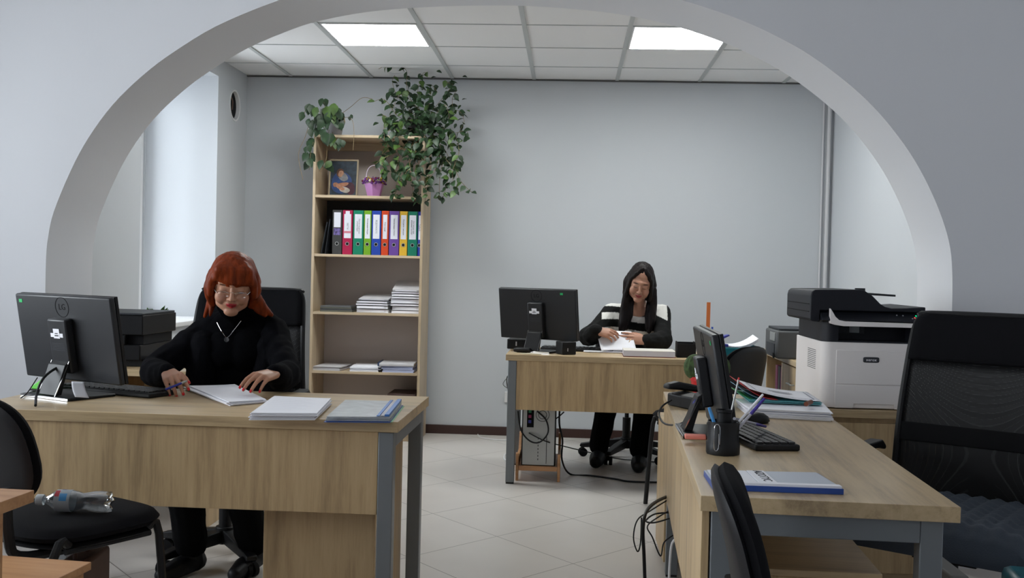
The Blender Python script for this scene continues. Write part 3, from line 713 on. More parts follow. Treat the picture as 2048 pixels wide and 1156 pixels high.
def report(label, x0, x1, z, th, y, mt, rot=0, cover=None, tilt=0, grp='bound reports on the third shelf', dep=.27):
    t = thing('bound_report', label, 'report', ((x0+x1)/2, y, z), rot, group=grp); hw = (x1-x0)/2
    if tilt: t.matrix_basis = t.matrix_basis @ Matrix.Rotation(tilt, 4, 'X'); t.rotation_euler = t.matrix_basis.to_euler()
    MB().box(-hw+.002, .003, .0012, hw-.002, dep-.002, th-.0012).build('pages', M_paper if mt is None else mt, t)
    cv = cover or M_paper2
    MB().box(-hw, 0, 0, hw, dep, .001).box(-hw, 0, th-.001, hw, dep, th).build('cover', cv, t)
    MB().box(-hw*.8, -.0012, .002, hw*.75, -.0002, th-.002).build('spine_label', M_paper, t)
    return t
ords = ['lowest', 'second', 'third', 'fourth', 'fifth', 'sixth', 'seventh', 'topmost']
def shelfx(px): return at(px, 620, 7.27).x
M_dk = mat('dark_cover', (.05, .05, .055), .5)
z = .8985
for k, th in enumerate([.024, .020, .012, .014]):
    lab = 'white report, %s in the middle stack of the third shelf' % ['lowest', 'second from the bottom', 'second from the top', 'topmost'][k]
    report(lab, shelfx(712)+random.uniform(0, .015), shelfx(778)-random.uniform(0, .01), z, th, 7.24+random.uniform(0, .02), None, R(random.uniform(-3, 3)), M_dk if k % 2 else M_paper2); z += th+.004
    MB_ = None
report('grey report propped up at the back on top of the middle stack', shelfx(716), shelfx(776), z, .008, 7.27, M_paper2, R(-2), M_paper2, tilt=R(7))
z = .8985
for k, th in enumerate([.018, .026, .014, .030, .012, .016, .010]):
    lab = 'report %s in the tall right hand stack of the third shelf' % (['lowest', 'second from the bottom', 'third from the bottom', 'in the middle', 'third from the top', 'second from the top', 'topmost'][k])
    report(lab, shelfx(781)+random.uniform(0, .012), shelfx(840)-random.uniform(0, .004), z, th, 7.24+random.uniform(0, .02), None, R(random.uniform(-2, 2)), M_dk if k % 3 == 2 else M_paper2); z += th+.004
report('grey thick report lying open on top of the tall right hand stack', shelfx(784), shelfx(840), z, .012, 7.27, M_paper2, R(2), M_paper2, tilt=R(13))
z = .8985
for k, th in enumerate([.012, .008, .010, .008]):
    lab = 'thin dark folder, %s in the left pile of the third shelf' % ['lowest', 'second from the bottom', 'second from the top', 'topmost'][k]
    t = MB().box(shelfx(642), 7.24+k*.004, z, shelfx(706)-k*.004, 7.50, z+th).build('thin_folder', [mat('olive_cover', (.10, .10, .08), .5), M_dk, mat('olive_cover', (.10, .10, .08), .5), mat('grey_cover', (.13, .13, .135), .4)][k], None, bevel=.001)
    tag(t, lab, 'folder', 'thin folders on the third shelf'); z += th+.001
# fourth shelf
def sheets(name, label, cat, cx, cy, z, w_, d, n_, rot, mt, jit=.006, grp=None, th=.0035, seed=1, curl=0.0):
    rnd = random.Random(seed); b_ = MB()
    for k in range(n_):
        m = Matrix.Translation((cx+rnd.uniform(-jit, jit), cy+rnd.uniform(-jit, jit), z+k*th)) @ Matrix.Rotation(rot+rnd.uniform(-.02, .02), 4, 'Z')
        if curl:
            NN = 8; top = [[m @ Vector((-w_/2+w_*i/NN, -d/2+d*j/NN, curl*k/n_*((i/NN)**3*.6+(1-i/NN)**3*.4)*(1 if j > 2 else .6)+th*.92)) for j in range(NN+1)] for i in range(NN+1)]
            bot = [[p - Vector((0, 0, th*.85)) for p in r_] for r_ in top]
            b_.grid(top); b_.grid([r_[::-1] for r_ in bot])
            for (A, B_) in ((top[0], bot[0]), (top[-1], bot[-1]), ([r_[0] for r_ in top], [r_[0] for r_ in bot]), ([r_[-1] for r_ in top], [r_[-1] for r_ in bot])): b_.grid([A, B_])
        else:
            b_.box(-w_/2, -d/2, 0, w_/2, d/2, th*.9, m=m)
    if curl: bmesh.ops.remove_doubles(b_.b, verts=b_.b.verts, dist=1e-6)
    o = b_.build(name, mt, None, smooth=False); tag(o, label, cat, grp); return o
sheets('paper_pile', 'pile of grey magazines at the left of the fourth shelf', 'papers', -1.68, 7.37, .4825, .20, .26, 5, R(-6), M_paper2, .008, th=.006, seed=3)
sheets('paper_pile', 'white loose papers in the middle of the fourth shelf', 'papers', -1.43, 7.37, .4825, .20, .26, 6, R(5), M_paper, .01, th=.006, seed=4)
sheets('paper_pile', 'blue edged document pile at the right of the fourth shelf', 'papers', -1.19, 7.37, .4825, .22, .26, 4, 0, mat('bluish_paper', (.45, .50, .72), .7), .006, th=.011, seed=5)
t = thing('ring_folder', 'navy ring folder with grey cover lying on the fourth shelf pile', 'folder', (-1.20, 7.36, .5275), R(3))
MB().box(-.125, -.13, 0, .12, .13, .018).build('cover', M_paper2, t, bevel=.003); MB().box(-.135, -.13, -.002, -.1255, .13, .024).build('spine', mat('navy', (.01, .03, .09), .4), t, bevel=.002)
tag(MB().box(-1.26, 7.25, .0755, -1.06, 7.55, .33).build('storage_box', mat('dark_brown', (.045, .02, .015), .5), None, bevel=.004), 'dark brown box on the bottom shelf of the bookcase', 'box')
# framed picture
t = thing('framed_picture', 'framed picture of a woman in blue holding a child on the top shelf', 'picture', tuple(at(686, 386, 7.40)))
t.matrix_basis = Matrix.Translation((at(685, 386, 7.36).x, 7.36, 1.7185)) @ Matrix.Rotation(R(-7), 4, 'X'); t.location = t.matrix_basis.to_translation(); t.rotation_euler = (R(-7), 0, 0)
W2, H2 = .106, .270
MB().box(-W2, 0, 0, -W2+.012, .014, H2).box(W2-.012, 0, 0, W2, .014, H2).box(-W2+.012, 0, 0, W2-.012, .014, .012).box(-W2+.012, 0, H2-.012, W2-.012, .014, H2).build('frame', mat('gold_frame', (.30, .24, .16), .45), t, bevel=.002)
MB().box(-W2+.01, .006, .01, W2-.01, .012, H2-.01).build('painting', mat('painting_ground', (.018, .03, .045), .45, var=.5, vscale=30), t)
def blob(nm, x, z, rx, rz, rot, col, k):
    m = Matrix.Translation((x, .0055-.0003*k, z)) @ Matrix.Rotation(rot, 4, 'Y'); b_ = MB(); v = []
    for i in range(24):
        a = 2*PI*i/24; v.append(m @ Vector((rx*math.cos(a)*(1+.06*math.sin(3*a)), 0, rz*math.sin(a)*(1+.08*math.cos(2*a)))))
    b_._add(v, [tuple(range(24))]); return b_.build(nm, mat('paint_%d' % k, col, .45, var=.25, vscale=40), t)
blob('cloak', -.015, .10, .07, .085, .4, (.02, .05, .16), 1); blob('cloak_fold', .05, .06, .035, .05, -.3, (.05, .01, .02), 2)
blob('veil', -.005, .145, .04, .03, .7, (.20, .20, .21), 3); blob('hair', -.025, .172, .026, .034, .3, (.10, .04, .02), 4)
blob('face', -.020, .165, .018, .026, .35, (.40, .21, .13), 5); blob('arm', -.01, .085, .05, .016, -.2, (.36, .16, .09), 6)
blob('child_head', -.055, .085, .018, .018, 0, (.32, .15, .09), 7); blob('cloth', .01, .05, .04, .022, .25, (.42, .38, .34), 8); blob('child_body', -.02, .065, .035, .015, .5, (.42, .20, .12), 9)
# pink flower basket
t = thing('flower_basket', 'pink flower box with a white wire handle on the top shelf', 'flower basket', (at(748, 386, 7.36).x, 7.36, 1.7185))
b_ = MB(); v = []
for z, r in ((0, .048), (.095, .074)):
    for k in range(6): a = 2*PI*k/6+.52; v.append(Vector((r*math.cos(a), r*math.sin(a), z)))
b_._add(v, [tuple(range(5, -1, -1))] + [(k, (k+1) % 6, 6+(k+1) % 6, 6+k) for k in range(6)] + [tuple(range(6, 12))])
b_.build('box', mat('pink_card', (.50, .22, .52), .5), t, bevel=.001, smooth=False)
MB().tube([(-.055, 0, .09), (-.058, 0, .15), (-.045, 0, .20), (-.012, 0, .225), (.022, 0, .215), (.045, 0, .17), (.035, 0, .12), (.02, 0, .09)], .0028, res=5).build('handle', mat('pink_wire', (.65, .55, .68), .4), t)
rnd = random.Random(5)
for nm, col, n_ in (('purple_flowers', (.13, .03, .20), 60), ('yellow_flowers', (.55, .35, .02), 16), ('cream_flowers', (.6, .55, .42), 12), ('maroon_flowers', (.16, .015, .04), 22), ('leaves', (.10, .22, .03), 14)):
    f = MB()
    for k in range(n_):
        a = rnd.uniform(0, 2*PI); r = .088*math.sqrt(rnd.random()); c = Vector((r*math.cos(a), r*math.sin(a), .10+rnd.uniform(-.01, .045)*(1-r*4)))
        f.ball(c, rnd.uniform(.005, .011), sub=1)
    f.build(nm, mat(nm, col, .7), t, smooth=False)

# ------------------------------------------------------------------ plants
def leaf(b_, p, d, up, s, mi=0, wide=.7):
    d = d.normalized(); sd = d.cross(up); sd = sd.normalized() if sd.length > 1e-4 else d.orthogonal().normalized(); nn = sd.cross(d)
    prof = [(0, .0), (.12, .55), (.35, 1.0), (.6, .85), (.82, .45), (1, 0)]
    mid = [b_.b.verts.new(p + d*s*u - nn*s*.25*u*u) for u, _ in prof]
    L = [b_.b.verts.new(p + d*s*u - nn*s*.25*u*u + sd*s*wide*.5*w_ + nn*s*.10*w_) for u, w_ in prof[1:-1]]
    Q = [b_.b.verts.new(p + d*s*u - nn*s*.25*u*u - sd*s*wide*.5*w_ + nn*s*.10*w_) for u, w_ in prof[1:-1]]
    for S, sg in ((L, 1), (Q, -1)):
        seq = [mid[0]] + S + [mid[-1]]
        for i in range(len(prof)-1):
            vs = [mid[i], mid[i+1], seq[i+1], seq[i]]; u_ = []
            for v_ in vs:
                if v_ not in u_: u_.append(v_)
            if len(u_) >= 3:
                f = b_.b.faces.new(u_ if sg > 0 else u_[::-1]); f.material_index = mi
def vines(t, paths, rnd, size, step, dark=.8, stem_r=.0016, jitter=.02):
    lv = MB(); st = MB()
    for pts in paths:
        sz = size
        if isinstance(pts, tuple): pts, sz = pts
        P = spline([Vector(p) for p in pts], 8); st.tube(P, stem_r, n=5, smooth=False)
        acc = 0; k = 0
        for a, b2 in zip(P, P[1:]):
            acc += (b2-a).length
            if acc > step*rnd.uniform(.6, 1.3):
                acc = 0; k += 1
                for rep in range(1 if rnd.random() < .5 else 2):
                    d = Vector((rnd.uniform(-1, 1), rnd.uniform(-.9, .35), rnd.uniform(-1.1, .35)))
                    leaf(lv, b2, d, Vector((rnd.uniform(-.5, .5), rnd.uniform(-1, -.1), rnd.uniform(.2, 1))), sz*rnd.uniform(.65, 1.25), 0 if rnd.random() < dark else 1)
    return lv, st
rnd = random.Random(11)
t = thing('trailing_plant', 'big bushy trailing plant on the right of the bookcase top', 'potted plant', (-1.12, 7.42, 2.141))
MB().lathe([(.055, 0), (.075, .13), (.080, .13), (.080, .15), (.072, .15), (.070, .12), (.0, .12)], 28).build('pot', mat('dark_pot', (.05, .045, .045), .5), t)
def VP(pts, Y0=7.40, Y1=7.12):
    return [at(x, y, Y0+(Y1-Y0)*min(1, i/2)) for i, (x, y) in enumerate(pts)]
W = []
raw = [[(845,250),(815,180),(812,140),(780,130),(757,138)], [(845,250),(835,190),(845,150),(852,145)], [(850,250),(800,200),(785,165),(790,150)], [(845,240),(800,235),(770,200),(748,203)],
 [(850,240),(890,190),(905,170),(893,165)], [(850,240),(910,220),(928,240),(920,260)], [(845,255),(800,260),(775,235),(765,230)], [(840,250),(780,270),(770,290),(768,255)],
 [(850,250),(900,230),(905,195),(915,180)], [(850,260),(890,270),(930,262),(938,275)], [(840,260),(800,300),(770,315),(748,330)], [(845,260),(820,300),(822,350),(826,380),(824,395)],
 [(845,260),(800,300),(798,350),(790,385),(798,395)], [(850,265),(860,320),(855,370),(850,405)], [(855,265),(890,300),(905,330),(928,318)], [(855,265),(885,310),(880,350),(878,400)],
 [(855,260),(900,290),(915,350),(938,380),(947,384)], [(855,260),(880,290),(870,340),(850,370),(860,400)], [(850,265),(830,320),(812,345),(800,370),(786,395)], [(850,260),(900,260),(918,300),(905,345),(912,385)],
 [(845,265),(835,310),(840,350),(835,400),(838,408)], [(845,265),(870,300),(900,330),(893,370),(886,395)], [(840,260),(770,300),(765,330),(775,345)], [(845,262),(815,330),(800,340),(770,345),(762,355)],
 [(850,240),(860,200),(862,170),(875,185)], [(848,240),(830,210),(800,190),(775,245)], [(850,250),(870,230),(890,210),(900,240)], [(850,250),(820,240),(790,250),(770,270)]]
for q in raw: W.append(VP(q, 7.40, rnd.choice([7.10, 7.14, 7.2, 7.28])))
lv, st = vines(t, W, rnd, .056, .034, .80)
for k in range(250):
    a = rnd.gauss(0, 1); b2 = rnd.gauss(0, 1)
    px, py = (845+a*32, 232+b2*38) if k < 190 else (835+a*34, 300+b2*32)
    if py > 350 or px > 935 or px < 755: continue
    p = at(px, py, rnd.uniform(7.12, 7.5 if py < 255 else 7.2))
    if abs(p.x-t.location.x) < .08 and abs(p.y-7.42) < .08 and p.z < 2.29: continue
    if p.z < 2.17 and p.y > 7.19: p.y = rnd.uniform(7.10, 7.18)
    leaf(lv, p, Vector((rnd.uniform(-1, 1), rnd.uniform(-.9, .1), rnd.uniform(-1.2, .1))), Vector((rnd.uniform(-.4, .4), -.6, .8)), .058*rnd.uniform(.6, 1.25), 0 if rnd.random() < .85 else 1)
lv.build('foliage', [M_leaf, M_leafL], t, world=True); st.build('stems', M_stem, t, world=True)
t = thing('potted_plant', 'smaller leafy plant in a grey pot on the left of the bookcase top', 'potted plant', (-1.70, 7.36, 2.141))
MB().lathe([(.05, 0), (.068, .11), (.074, .11), (.074, .13), (.066, .13), (.064, .11), (0, .11)], 28).build('pot', mat('light_pot', (.26, .25, .26), .5), t)
W = [VP(q, 7.34, 7.16) for q in [[(660,245),(640,225),(615,215),(607,235)], [(660,245),(650,215),(648,205)], [(660,245),(625,240),(610,275),(597,310),(606,360)], [(660,245),(680,225),(690,245),(688,235)],
  [(662,245),(690,235),(704,240),(708,265),(706,300)], [(655,250),(628,260),(622,300),(618,340)], [(660,250),(655,280),(652,320),(640,345)], [(662,250),(670,285),(680,300)], [(660,245),(640,250),(625,290)], [(665,240),(700,215),(724,196),(745,198)]]]
st = MB()
for P in W: st.tube(P, .0018, n=5)
lv = MB()
spots = [(620,215,.09),(632,225,.085),(648,207,.07),(655,222,.10),(668,220,.09),(680,225,.08),(640,238,.10),(662,240,.10),(676,243,.09),(690,236,.06),(610,236,.07),(622,262,.07),(618,248,.06),(650,272,.10),(664,276,.09),(640,268,.08),(672,290,.07),(684,292,.06),(622,288,.08),(620,310,.08),(616,300,.06),(646,330,.08),(658,335,.07),(620,330,.08),(644,250,.09),(686,250,.06),(700,240,.035),(628,245,.09),(655,235,.09),(670,232,.09)]
for (x, y, s_) in spots:
    for r_ in range(2):
        p = at(x+rnd.uniform(-5, 5), y+rnd.uniform(-5, 5), rnd.uniform(7.13, 7.19)); p.z += .03
        leaf(lv, p, Vector((rnd.uniform(-.7, .7), rnd.uniform(-.6, .0), -1)), Vector((rnd.uniform(-.4, .4), -1, .4)), s_*.9, 0 if rnd.random() < .85 else 1, .75)
lv.build('foliage', [M_leaf, M_leafL], t, world=True); st.build('stems', M_stem, t, world=True)

# cactus in a red pot
t = thing('cactus', 'round green cactus in a red pot on the long desk', 'cactus', (.53, 4.06, .7405))
MB().lathe([(.036, 0), (.050, .07), (.053, .07), (.053, .085), (.046, .085), (.044, .075), (0, .075)], 24).build('pot', M_red, t)
M_cac = mat('cactus_green', (.05, .09, .025), .8, bump=.8, bscale=90, var=.5, vscale=40)
for nm, c, r in (('body', (-.035, 0, .122), (.042, .042, .050)), ('body', (.060, 0, .120), (.040, .04, .050))):
    b_ = MB(); b_.ball(c, r, sub=4)
    for v_ in b_.b.verts:
        d = v_.co-Vector(c); a = math.atan2(d.y, d.x); k = 1+.05*math.cos(a*14); v_.co.x = c[0]+d.x*k; v_.co.y = c[1]+d.y*k
    b_.build(nm, M_cac, t)
# ------------------------------------------------------------------ things on the side desk
t = thing('black_printer', 'black multifunction printer with paper in its tray by the window', 'printer', (-2.10, 4.80, .7405))
pm = MB(); pm.box(-.19, -.20, .03, .17, .20, .10).box(-.19, -.20, .10, .10, .20, .145).box(-.19, -.20, .145, .18, .20, .235)
pm.build('body', mat('black_casing', (.005, .005, .006), .5, spec=.2), t, bevel=.004)
MB().box(-.185, -.195, .2352, .175, .195, .245).build('lid', M_dgrey, t, bevel=.003)
MB().box(.10, -.17, .1015, .172, .17, .144).build('output_slot', M_blkm, t)
MB().box(-.15, -.16, 0, .27, .16, .0298).build('paper_tray', M_blk, t, bevel=.003)
sheets('paper_pile', 'white paper sheets in the tray of the black printer', 'papers', -1.875, 4.80, .7710, .09, .22, 4, 0, M_paper, .003, seed=8)
def pens(base, lst, t):
    pass
t = thing('mesh_pen_cup', 'grey mesh pen cup beside the black printer', 'pen cup', (at(300, 700, 5.22).x, 5.22, .7405))
MB().lathe([(.042, 0), (.045, .10), (.046, .105), (.043, .105), (.041, .005), (0, .005)], 24).build('cup', mesh_fabric('cup_mesh', (.05, .05, .055), .2, 500), t)
MB().lathe([(.0455, .100), (.048, .105), (.0455, .110), (.043, .105), (.0455, .100)], 24).build('rim', M_steel, t)
t0 = MB().cyl((t.location.x, 5.22, .75), (t.location.x+.012, 5.21, .905), .004).build('pen', [M_blue], None); tag(t0, 'blue pen standing in the grey mesh cup', 'pen')
t0 = MB().cyl((t.location.x+.01, 5.23, .75), (t.location.x-.012, 5.23, .90), .005).build('marker', [M_blk], None); tag(t0, 'black marker standing in the grey mesh cup', 'pen')
t = thing('potted_plant', 'small green plant in a pink and orange pot by the window', 'potted plant', (at(312, 700, 5.38).x, 5.38, .7405))
MB().lathe([(.020, 0), (.045, .16), (.047, .16), (.040, .155), (0, .15)], 8, Matrix.Identity(4)).build('pot', mat('pink_pot', (.55, .06, .25), .5), t)
b_ = MB(); rnd = random.Random(2)
for k in range(26):
    a = rnd.uniform(0, 2*PI); leaf(b_, Vector((.015*math.cos(a), .015*math.sin(a), .15)), Vector((math.cos(a)*rnd.uniform(.2, .9), math.sin(a)*.5, 1)), Vector((0, -1, .3)), rnd.uniform(.05, .11), 0 if k % 3 else 1, .38)
b_.build('foliage', [mat('pot_leaf', (.06, .16, .03), .45), M_leafL], t)

# ------------------------------------------------------------------ front desk items
def quadpile(name, label, cat, pts, z, n_, th, mt, seed, jit=.004, curl=0, grp=None):
    """pile of sheets given by four corners (near-left, near-right, far-right, far-left)"""
    rnd = random.Random(seed); b_ = MB(); P = [Vector((p[0], p[1], 0)) for p in pts]; c = sum(P, Vector())/4
    for k in range(n_):
        dx, dy, a = rnd.uniform(-jit, jit), rnd.uniform(-jit, jit), rnd.uniform(-.015, .015)
        Q = [Matrix.Rotation(a, 3, 'Z') @ (p-c) + c + Vector((dx, dy, 0)) for p in P]; NN = 8; top = []
        for i in range(NN+1):
            row = []
            for j in range(NN+1):
                u, v_ = i/NN, j/NN
                p = (Q[0]*(1-u)+Q[1]*u)*(1-v_)+(Q[3]*(1-u)+Q[2]*u)*v_
                row.append(Vector((p.x, p.y, z+(k+.95)*th + curl*(k/max(1, n_-1))*(.5*(1-u)**2+u**2*v_*.5))))
            top.append(row)
        bot = [[p-Vector((0, 0, th*.8)) for p in r_] for r_ in top]
        b_.grid(top); b_.grid([r_[::-1] for r_ in bot])
        for (A, B_) in ((top[0], bot[0]), (top[-1], bot[-1]), ([r_[0] for r_ in top], [r_[0] for r_ in bot]), ([r_[-1] for r_ in top], [r_[-1] for r_ in bot])): b_.grid([A, B_])
    bmesh.ops.remove_doubles(b_.b, verts=b_.b.verts, dist=1e-6)
    o = b_.build(name, mt, None, smooth=False); tag(o, label, cat, grp); return o
def lines_on(o, pts, z, n_, frac=.8, m=None, name='print_lines', h=.0018):
    P = [Vector((p[0], p[1], z)) for p in pts]; b_ = MB()
    for k in range(n_):
        v_ = .12+.76*k/max(1, n_-1); A = P[0]*(1-v_)+P[3]*v_; B_ = P[1]*(1-v_)+P[2]*v_; d = (P[3]-P[0]).normalized()*h
        u0, u1 = .1, .1+frac*(.6+.4*((k*37) % 10)/10)
        a, b2 = A*(1-u0)+B_*u0, A*(1-u1)+B_*u1
        b_._add([a, b2, b2+d, a+d], [(0, 1, 2, 3)])
    return b_.build(name, m or mat('faint_print', (.62, .63, .70), .8), o, smooth=False)
q = [onz(500, 838, .745)[:2], onz(632, 838, .745)[:2], onz(662, 802, .755)[:2], onz(549, 797, .755)[:2]]
o = quadpile('paper_stack', 'stack of white papers at the middle of the front desk edge', 'papers', q, .7405, 7, .0032, M_paper, 3, .006, .003)
lines_on(o, q, .7405+7*.0032+.0036, 14)
q = [onz(456, 810, .745)[:2], onz(530, 803, .745)[:2], onz(465, 774, .745)[:2], onz(372, 777, .745)[:2]]
o = quadpile('paper_stack', 'white papers under the hands of the red haired woman', 'papers', q, .7405, 4, .003, M_paper, 5, .010, .006)
lines_on(o, q, .7405+4*.003+.0072, 12)
q = [onz(652, 840, .745)[:2], onz(778, 841, .745)[:2], onz(803, 806, .75)[:2], onz(690, 803, .75)[:2]]
o = quadpile('plastic_folder', 'clear folder of documents with a blue spine strip on the front desk corner', 'folder', q, .7405, 5, .0032, [mat('folder_grey', (.48, .51, .53), .35, var=.15, vscale=25)], 6, .003)
qa = lambda u, v_: (Vector((*q[0], 0))*(1-u)+Vector((*q[1], 0))*u)*(1-v_)+(Vector((*q[3], 0))*(1-u)+Vector((*q[2], 0))*u)*v_
def strip(name, u0, u1, z0, z1, m, v0=0, v1=1):
    pts = [qa(u0, v0), qa(u1, v0), qa(u1, v1), qa(u0, v1)]; MB().prism([(p.x, p.y) for p in pts], z0, z1).build(name, m, o)
strip('back_cover', -.02, 1.03, .7406, .7416, mat('blue_cover', (.015, .06, .26), .4), -.05, 1.02); strip('green_sheet', .6, 1.06, .7404, .7407, mat('green_sheet', (.05, .3, .1), .5), -.02, .98)
strip('spine_strip', .80, .85, .758, .760, mat('blue_strip', (.06, .20, .55), .4)); strip('spine_strip', .93, 1.0, .7575, .764, mat('blue_strip', (.06, .20, .55), .4)); strip('clip_bar', .86, .92, .758, .7600, M_paper2)
# bright green tape dispenser with red cap
p = onz(92, 782, .74)
t = thing('tape_dispenser', 'bright green and black desk dispenser with a red top behind the big monitor', 'dispenser', (p.x, p.y, .7405), R(-20))
MB().prism([(-.05, .006), (.05, .006), (.045, .05), (.015, .055), (-.05, .016)], -.022, .022, 'Y').build('body', mat('lime_plastic', (.12, .55, .06), .4), t, bevel=.004)
MB().box(-.055, -.025, 0, .055, .025, .006).build('base', M_blk, t); MB().ball((.025, 0, .058), (.018, .016, .009)).build('cap', M_red, t)
# cables on the front monitor
def cable(label, pts, r, m=None, name='cable', res=6, grp=None):
    o = MB().tube(pts, r, n=8, res=res).build(name, m or M_blk); tag(o, label, 'cable', grp); return o
zc = .7455
cable('thick black cable hanging from the back of the big front monitor', [at(141, 728, 3.56), at(115, 735, 3.52), at(88, 755, 3.45), at(74, 785, 3.40), (onz(71, 811, .746))], .0045)
cable('thin black cable lying across the left of the front desk', [at(75, 755, 3.50), at(55, 785, 3.46), onz(42, 796, .745), onz(65, 783, .745), onz(100, 783, .745)], .002)
tg = MB().prism([(0, 0), (.055, -.01), (.05, .004), (0, .012)], 0, .001, 'Z').build('tag', M_paper)
bpy.data.objects.remove(tg)
p = at(160, 795, 3.42)
tg = MB(); A, B_, C_, D_ = at(143, 763, 3.46), at(168, 764, 3.50), at(178, 796, 3.44), at(150, 794, 3.40)
NN = 6; tg.grid([[A.lerp(D_, j/NN).lerp(B_.lerp(C_, j/NN), i/NN)+Vector((0, -.006*math.sin(j/NN*PI), 0)) for j in range(NN+1)] for i in range(NN+1)])
o = tg.build('paper_tag', M_paper); sm = o.modifiers.new('s', 'SOLIDIFY'); sm.thickness = .0005
tag(o, 'white paper tag hanging below the big front monitor', 'paper tag')
# bottle
t = thing('water_bottle', 'clear plastic water bottle lying on the visitor chair seat', 'bottle')
A, B_ = at(75, 1001, 2.86), at(221, 1012, 2.88)
A.z = .538; B_.z = .534
q = (B_-A).to_track_quat('Z', 'Y').to_matrix().to_4x4(); L = (B_-A).length
t.matrix_basis = Matrix.Translation(A) @ q; t.location = A; t.rotation_euler = q.to_euler()
M_pet = bpy.data.materials.new('clear_pet'); M_pet.use_nodes = True; n, l = nt(M_pet)
_t = n.new('ShaderNodeBsdfTransparent'); _t.inputs[0].default_value = (.95, .97, .98, 1); _g = n.new('ShaderNodeBsdfGlossy'); _g.inputs['Roughness'].default_value = .16; _m = n.new('ShaderNodeMixShader')
_f = n.new('ShaderNodeLayerWeight'); _f.inputs[0].default_value = .55; l.new(_f.outputs['Facing'], _m.inputs[0]); l.new(_t.outputs[0], _m.inputs[1]); l.new(_g.outputs[0], _m.inputs[2]); l.new(_m.outputs[0], n['Material Output'].inputs[0])
prof = [(.011, .016), (.011, .026), (.018, .036), (.028, .052), (.0305, .07), (.0305, .10), (.027, .118), (.0235, .128), (.026, .14), (.0305, .16), (.0315, .185), (.029, .200), (.022, L-.002), (.012, L-.006)]
b_ = MB(); b_.lathe(prof, 32)
for v_ in b_.b.verts:
    if v_.co.z > .198: a = math.atan2(v_.co.y, v_.co.x); v_.co.z += .006*math.cos(5*a)
b_.build('shell', M_pet, t)
MB().lathe([(.0145, -.002), (.0155, 0), (.0155, .016), (.0145, .018), (.0145, -.002)], 24).build('cap', mat('cap_white', (.62, .66, .68), .45), t)
lb = MB().lathe([(.0293, .054), (.0309, .062), (.0310, .070), (.0310, .098), (.0305, .098), (.0305, .055)], 32).build('label', mat('bottle_label', (.45, .50, .54), .35, alpha=.85), t)
for nm, z, a0, c, hh in (('label_mark', .062, 2.2, (.5, .03, .05), .006), ('label_mark', .080, 2.6, (.08, .32, .65), .010), ('label_print', .075, 1.3, (.03, .07, .25), .006)):
    b_ = MB(); rows_ = []
    for i in range(5):
        row = []
        for j in range(5):
            a = a0+(j-2)*.18; row.append(Vector((.03125*math.cos(a), .03125*math.sin(a), z+(i-2)*hh/2)))
        rows_.append(row)
    b_.grid(rows_).build(nm, mat(nm+str(z), c, .4), lb)

# ------------------------------------------------------------------ far desk items
t = thing('speaker_box', 'black subwoofer behind the monitor at the left of the far desk', 'speaker', (at(1038, 690, 6.40).x, 6.38, .7405), R(-5))
MB().box(-.065, -.06, 0, .065, .10, .062).build('cabinet', M_blk, t, bevel=.006); MB().box(-.012, -.0615, .02, -.004, -.0603, .046).build('badge', M_paper2, t)
t = thing('speaker_box', 'small black cube speaker in front of the keyboard on the far desk', 'speaker', (at(1132, 700, 6.03).x, 6.04, .7405), R(25))
MB().box(-.045, -.045, 0, .045, .05, .075).build('cabinet', M_blk, t, bevel=.006); MB().box(-.012, -.047, .02, -.008, -.0456, .038).build('indicator', M_paper2, t)
t = thing('network_router', 'flat black router under the far monitor', 'router', (at(1046, 700, 6.1).x, 6.10, .7405), R(-12))
MB().box(-.05, -.04, .003, .05, .04, .026).build('case', M_blk, t, bevel=.008); MB().box(-.03, -.03, 0, .03, .03, .003).build('foot', M_blkm, t)
tag(MB().lathe([(.045, 0), (.048, .002), (.0, .002)], 24, Matrix.Translation((at(1060, 707, 5.99).x, 5.985, .7405)) @ Matrix.Diagonal((1.4, .6, 1, 1))).build('paper_scrap', mat('cream_paper', (.6, .55, .42), .7)), 'small cream paper scrap on the left front edge of the far desk', 'paper')
tag(MB().box(.03, 6.44, .7405, .18, 6.51, .752).build('phone', mat('phone_olive', (.09, .08, .06), .4), bevel=.003), 'dark mobile phone lying behind the far keyboard', 'phone')
x0 = at(1247, 715, 5.98).x
t = thing('register_book', 'thick white register book with red back cover on the far desk', 'book', ((x0+at(1352, 717, 5.98).x)/2, 6.06, .7405), R(-1)); hw = (at(1352, 717, 5.98).x-x0)/2
MB().box(-hw, -.08, 0, hw, .13, .004).build('cover', mat('red_cover', (.20, .035, .03), .5), t); MB().box(-hw+.002, -.079, .0042, hw-.004, .128, .034).build('pages', mat('page_edge', (.62, .62, .70), .8), t)
MB().box(-hw+.001, -.0795, .0342, hw-.003, .129, .036).build('front_page', mat('cream_page', (.66, .63, .58), .8), t)
sheets('paper_pile', 'flat white papers under the book held by the woman in stripes', 'papers', .27, 6.33, .7405, .34, .22, 3, R(3), M_paper, .01, seed=12)
t = thing('dark_box', 'black open box at the right side of the far desk', 'box', (at(1368, 700, 6.02).x+.01, 6.08, .7405))
MB().box(-.048, -.05, 0, .06, .06, .008).box(-.048, -.05, .008, .06, -.044, .08).box(-.048, .054, .008, .06, .06, .085).box(-.048, -.044, .008, -.042, .054, .09).box(.054, -.044, .008, .06, .054, .09).build('shell', M_blk, t, bevel=.001)
MB().box(-.04, -.043, .0082, .052, .053, .05).build('filling', M_blkm, t)
xg = at(1414, 710, 6.16).x
t = thing('pen_holder', 'green pen holder on the far desk', 'pen cup', (xg, 6.16, .7405))
M_green = mat('green_plastic', (.01, .32, .07), .4)
